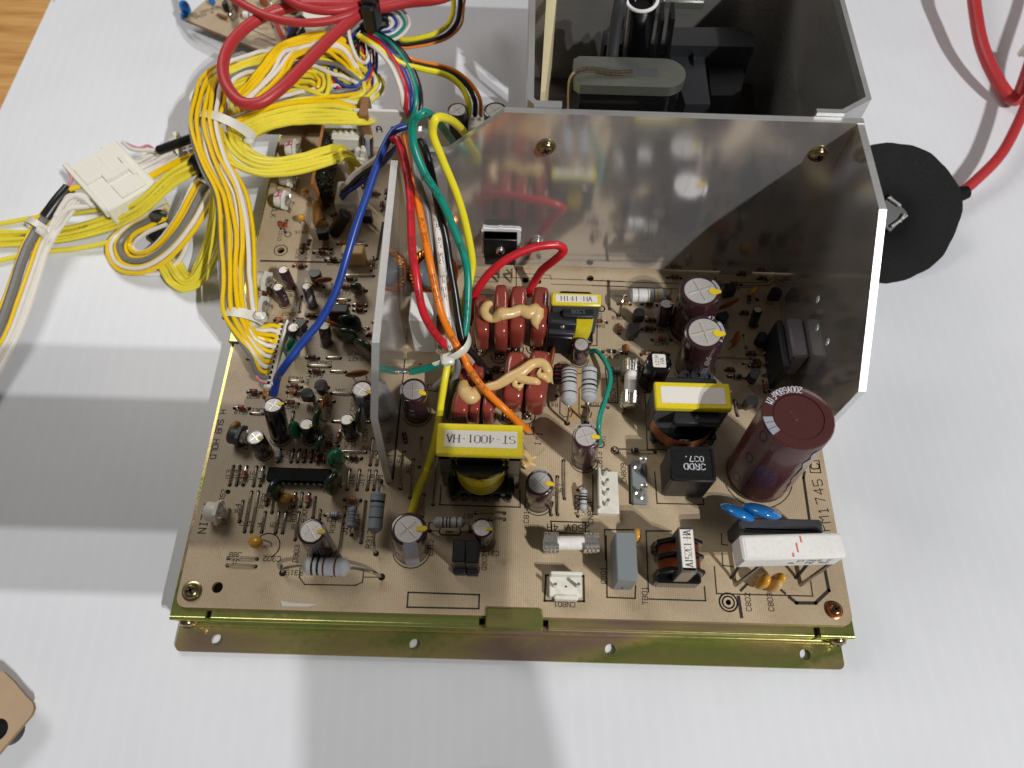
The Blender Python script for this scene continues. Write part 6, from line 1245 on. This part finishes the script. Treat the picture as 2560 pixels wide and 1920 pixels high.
bundle('wire_loop', 'yellow and black wires sweeping up past the top edge', 'wire loop', [('b1900,340', 28), ('c150,370', 28), ('c350,350', 29), ('c520,300', 30), ('c610,200', 31), ('c640,80', 33), ('c640,-60', 36), ('c620,-300', 20)], [WY2, WK, WO], [1.5, 1.6, .8], [(-2.2, .5), (1.0, 0), (3.0, -.3)], .4, 25)
lead('thin_wire', 'single white wire drooping into the small coloured loop', [('b1480,200', 34), ('b1520,400', 30), ('b1580,520', 26), ('b1640,540', 26), ('b1680,440', 29)], 1.0, WW, group='thin wires under the clip')
# ---------------------------------------------------------------- neck board at the top left
NB = thing('neck_board', 'small tan circuit board lying behind the yellow coil at the top left', 'circuit board')
def N_(q, z=0): return P(q, z - HB + 9)
c0 = N_('a1590,165'); c1 = N_('b900,500'); c2 = N_('a1650,-20'); uu = (c1 - c0); vv = Vector((-uu.y, uu.x, 0)).normalized() * 70; uu *= 1.3
mb = MB(); mb.extr([(p.x, p.y) for p in (c0, c0 + uu, c0 + uu + vv, c0 + vv)], 7.4, 9, PCB, side=PCBE); mb.build('board', NB, smooth=False)
def npart(mb, name, q, z, rot=(0, 0, 0)): return mb.build(name, NB, loc=N_(q, z), rot=rot)
na = math.atan2(uu.y, uu.x)
mb = MB(); mb.sup((0, 0, 0), (5.5, 4.5, 9), BLUEX, .8, .8, 14, 8); mb.sup((-1, -3, -3), (3.4, 4, 5), BLUEX, .8, .8, 12, 8); npart(mb, 'standoff', 'a1600,70', 2.5)
mb = MB(); mb.lathe([(1.9, -4.2), (1.9, 4.2)], WHITEP, 14, T=RY(90)); mb.lathe([(1.95, -1), (1.95, -.2)], BGRY, 14, T=RY(90), caps=False); npart(mb, 'resistor', 'b650,130', 3, (0, 0, na + .4))
mb = MB(); mb.lathe([(1.0, -3), (1.0, 3)], RBRN, 12, T=RY(90)); npart(mb, 'resistor', 'b400,140', 1.6, (0, 0, na))
mb = MB(); mb.lathe([(3.6, -7), (3.6, 6.5), (3.2, 7)], SLEEVEB, 20, T=RY(90)); mb.sup((-7, 2, 1), (1.6, 2.5, 2), YDAB, 1, 1, 8, 6); npart(mb, 'capacitor', 'b1060,260', 6, (0, -.5, na + 1.4))
mb = MB(); mb.box((0, 0, 0), (16, 13, 12), WHITEP, bev=.8); npart(mb, 'tube_socket', 'b1240,210', 5, (0, 0, na + .6))
mb = MB(); mb.box((0, 0, 0), (9, 8, 8), BLACK, bev=.4); npart(mb, 'transistor', 'b1000,20', 5, (0, 0, na))
mb = MB(); mb.lathe([(4, 0), (4, 8), (3.4, 8.6)], mat('pinkish_cap', '#b98a80', .4), 18); npart(mb, 'capacitor', 'b560,70', 0)
mb = MB(); mb.sup((0, 0, 0), (4, 3, 5), BLUED, 1, 1, 12, 8); npart(mb, 'capacitor', 'a1830,10', 3)
mb = MB(); mb.sup((0, 0, 0), (5, 2, 6), DISC, 1, 1, 14, 8); npart(mb, 'capacitor', 'b760,20', 4)
mb = MB(); mb.sup((0, 0, 0), (6.5, 5.5, 5), WHITEP, .8, .8, 12, 8); npart(mb, 'standoff', 'b830,450', 1)
for q, r_ in (('b510,130', 1.2), ('b480,40', .3), ('b700,180', .8), ('b840,60', 2), ('b770,230', .2)):
    mb = MB(); mb.tube([(-4, 0, 0), (-3.5, 0, 2.5), (0, .5, 3.4), (3.5, 0, 2.5), (4, 0, 0)], .5, LEAD, 7, 4); npart(mb, 'lead', q, 0, (0, 0, r_))
mb = MB(); mb.sup((0, 0, 0), (3.4, 3, 6), BLACK, .6, .6, 10, 6); npart(mb, 'transistor', 'b430,60', 3)
for t_, q in (('R9 02 DR04 5', 'a1730,110'), ('DR04 3', 'a1760,130')): 
    mb = MB(); text(mb, t_, RZ(0), 2.0, SILK, .14); mb.build('silkscreen', NB, loc=N_(q, .06), rot=(0, 0, na + 1.0))
mb = MB()
for q in (('b680,340', 'b720,330', 'b880,400', 'b860,420'), ('b660,260', 'b860,350')):
    pp = [N_(x) for x in q]
    for p, q2 in zip(pp, pp[1:]):
        d = (q2 - p).normalized(); n_ = Vector((-d.y, d.x, 0)) * .25; mb.add([tuple(x) for x in (p + n_ + Vector((0, 0, .06)), p - n_ + Vector((0, 0, .06)), q2 - n_ + Vector((0, 0, .06)), q2 + n_ + Vector((0, 0, .06)))], [(0, 1, 2, 3)], SILK)
mb.build('silkscreen', NB, smooth=False)
for m, pts in ((HVR, (('b850,160', 4), ('b900,280', 4), ('b960,420', 4))), (WB, (('b900,180', 3), ('b980,220', 4), ('b960,380', 4))), (WT, (('b1400,270', 12), ('b1280,290', 9), ('b1180,310', 8)))):
    mb = MB(); mb.tube([N_(q, z) for q, z in pts], 1.1, m, 9, 6); mb.build('wire', NB)
# ---------------------------------------------------------------- anode cup and its cable
AC = thing('anode_cup', 'black rubber anode cup lying right of the heat sink on a red cable', 'anode cup', loc=(P('s2240,535', -HB).x, P('s2240,535', -HB).y, 0))
ctr = P('s2237,531', 3.5); R = Vector((0, 0, 1)).rotation_difference(Vector((.10, -.52, .85))).to_matrix()
rc = 32.0; prof = [(rc, -1.0), (rc + .2, -.5), (rc, 0), (rc * .85, -.5), (rc * .65, -1.4), (rc * .45, -2.8), (rc * .3, -4.4), (rc * .22, -6.2), (.01, -6.4)]
bot = [(.01, -11), (rc * .3, -10.5), (rc * .42, -5), (rc * .8, -2.0), (rc, -1.0)]
mb = MB(); mb.lathe(bot + prof[1:], RUBBER, 64)
for v_ in mb.v:
    a_ = math.atan2(v_.y, v_.x); r_ = math.hypot(v_.x, v_.y) / rc; k_ = 1 + r_ * (.018 * math.sin(3 * a_ + 1) + .012 * math.sin(7 * a_) + .005 * math.sin(19 * a_)); v_.x *= k_; v_.y *= k_; v_.z += r_ ** 3 * (1.1 * math.sin(2 * a_ + .6) + .5 * math.sin(5 * a_))
loc0 = Vector(AC.location) / S
o = mb.build('cup', AC, loc=ctr - loc0, rot=R)
mb = MB(); mb.box((0, 0, -4.6), (13, 13, 2.6), BLACK, RZ(-40), bev=.5); mb.box((-2, 5.0, -2.6), (7.5, 1.3, 2.4), STEEL, RZ(-28), bev=.3); mb.box((1.0, -5.0, -2.6), (9.5, 1.3, 2.4), STEEL, RZ(38), bev=.3); mb.box((5.4, .8, -2.6), (1.3, 4.6, 2.4), STEEL, RZ(-28), bev=.3); mb.build('contact_clip', AC, loc=ctr - loc0, rot=R)
def A_(q, z): return P(q, z) - loc0
mb = MB(); mb.tube([A_('e760,1075', -6), A_('e900,1030', -8), A_('e980,1010', -8.5), A_('e1030,995', -8)], lambda t: 5.5 - 2.2 * t, RUBBER, 14, 5); mb.build('strain_relief', AC)
mb = MB(); mb.tube([A_('e1000,1000', -8), A_('e1060,950', -7), A_('e1200,810', -4), A_('e1290,650', -2), A_('e1360,480', 0), A_('e1420,250', 2), A_('e1440,-100', -4), A_('e1400,-500', -8)], 2.6, HVR, 14, 8); mb.build('cable', AC)
tag(wire([('e1040,-400', 0), ('e1060,-80', 6), ('e1075,60', 3), ('e1110,240', -1), ('e1180,400', -5), ('e1250,500', -8), ('e1290,515', -9), ('e1315,460', -6), ('e1370,300', 0)], 3.4, HVR, 'red_cable', n=14), 'thick red cable hanging in at the upper right corner', 'cable', 'red high-voltage cables at the right')
mb = MB(); mb.box((0, 0, 0), (4, 3, 7), WHITEP, bev=.4); tag(mb.build('cable_tab', loc=P('e1330,260', -4)), 'small white tab at the right edge beside the red cable', 'tab')
# ---------------------------------------------------------------- loose bare board at the lower left corner
q1 = P('j0,410', -6); pts = [P(q, -6) for q in ('j-500,330', 'j40,410', 'j180,540', 'j350,745', 'j420,810', 'j437,880', 'j405,970', 'j0,1450', 'j-400,1900', 'j-900,1500')]
hp = P('j-40,1165', -6)
mb = MB(); mb.extr([(p.x, p.y) for p in reversed(pts)], HB - 7.6, HB - 6, mat('bare_board', '#b59c80', .5, var=(20, .08), bump=(1500, .1)), [circ(3.6, 18, (hp.x, hp.y))], side=PCBE)
bb_ = mb.build('bare_board', smooth=False); mb = MB(); mb.lathe([(4.6, 0), (4.6, 6.6), (.01, 6.7)], BLACK, 20); mb.build('standoff', bb_, loc=(hp.x, hp.y, .2))  # black stub added under the hole only to make it look dark
tag(bb_, 'corner of a bare tan board with a hole, lower left of the picture', 'bare board')
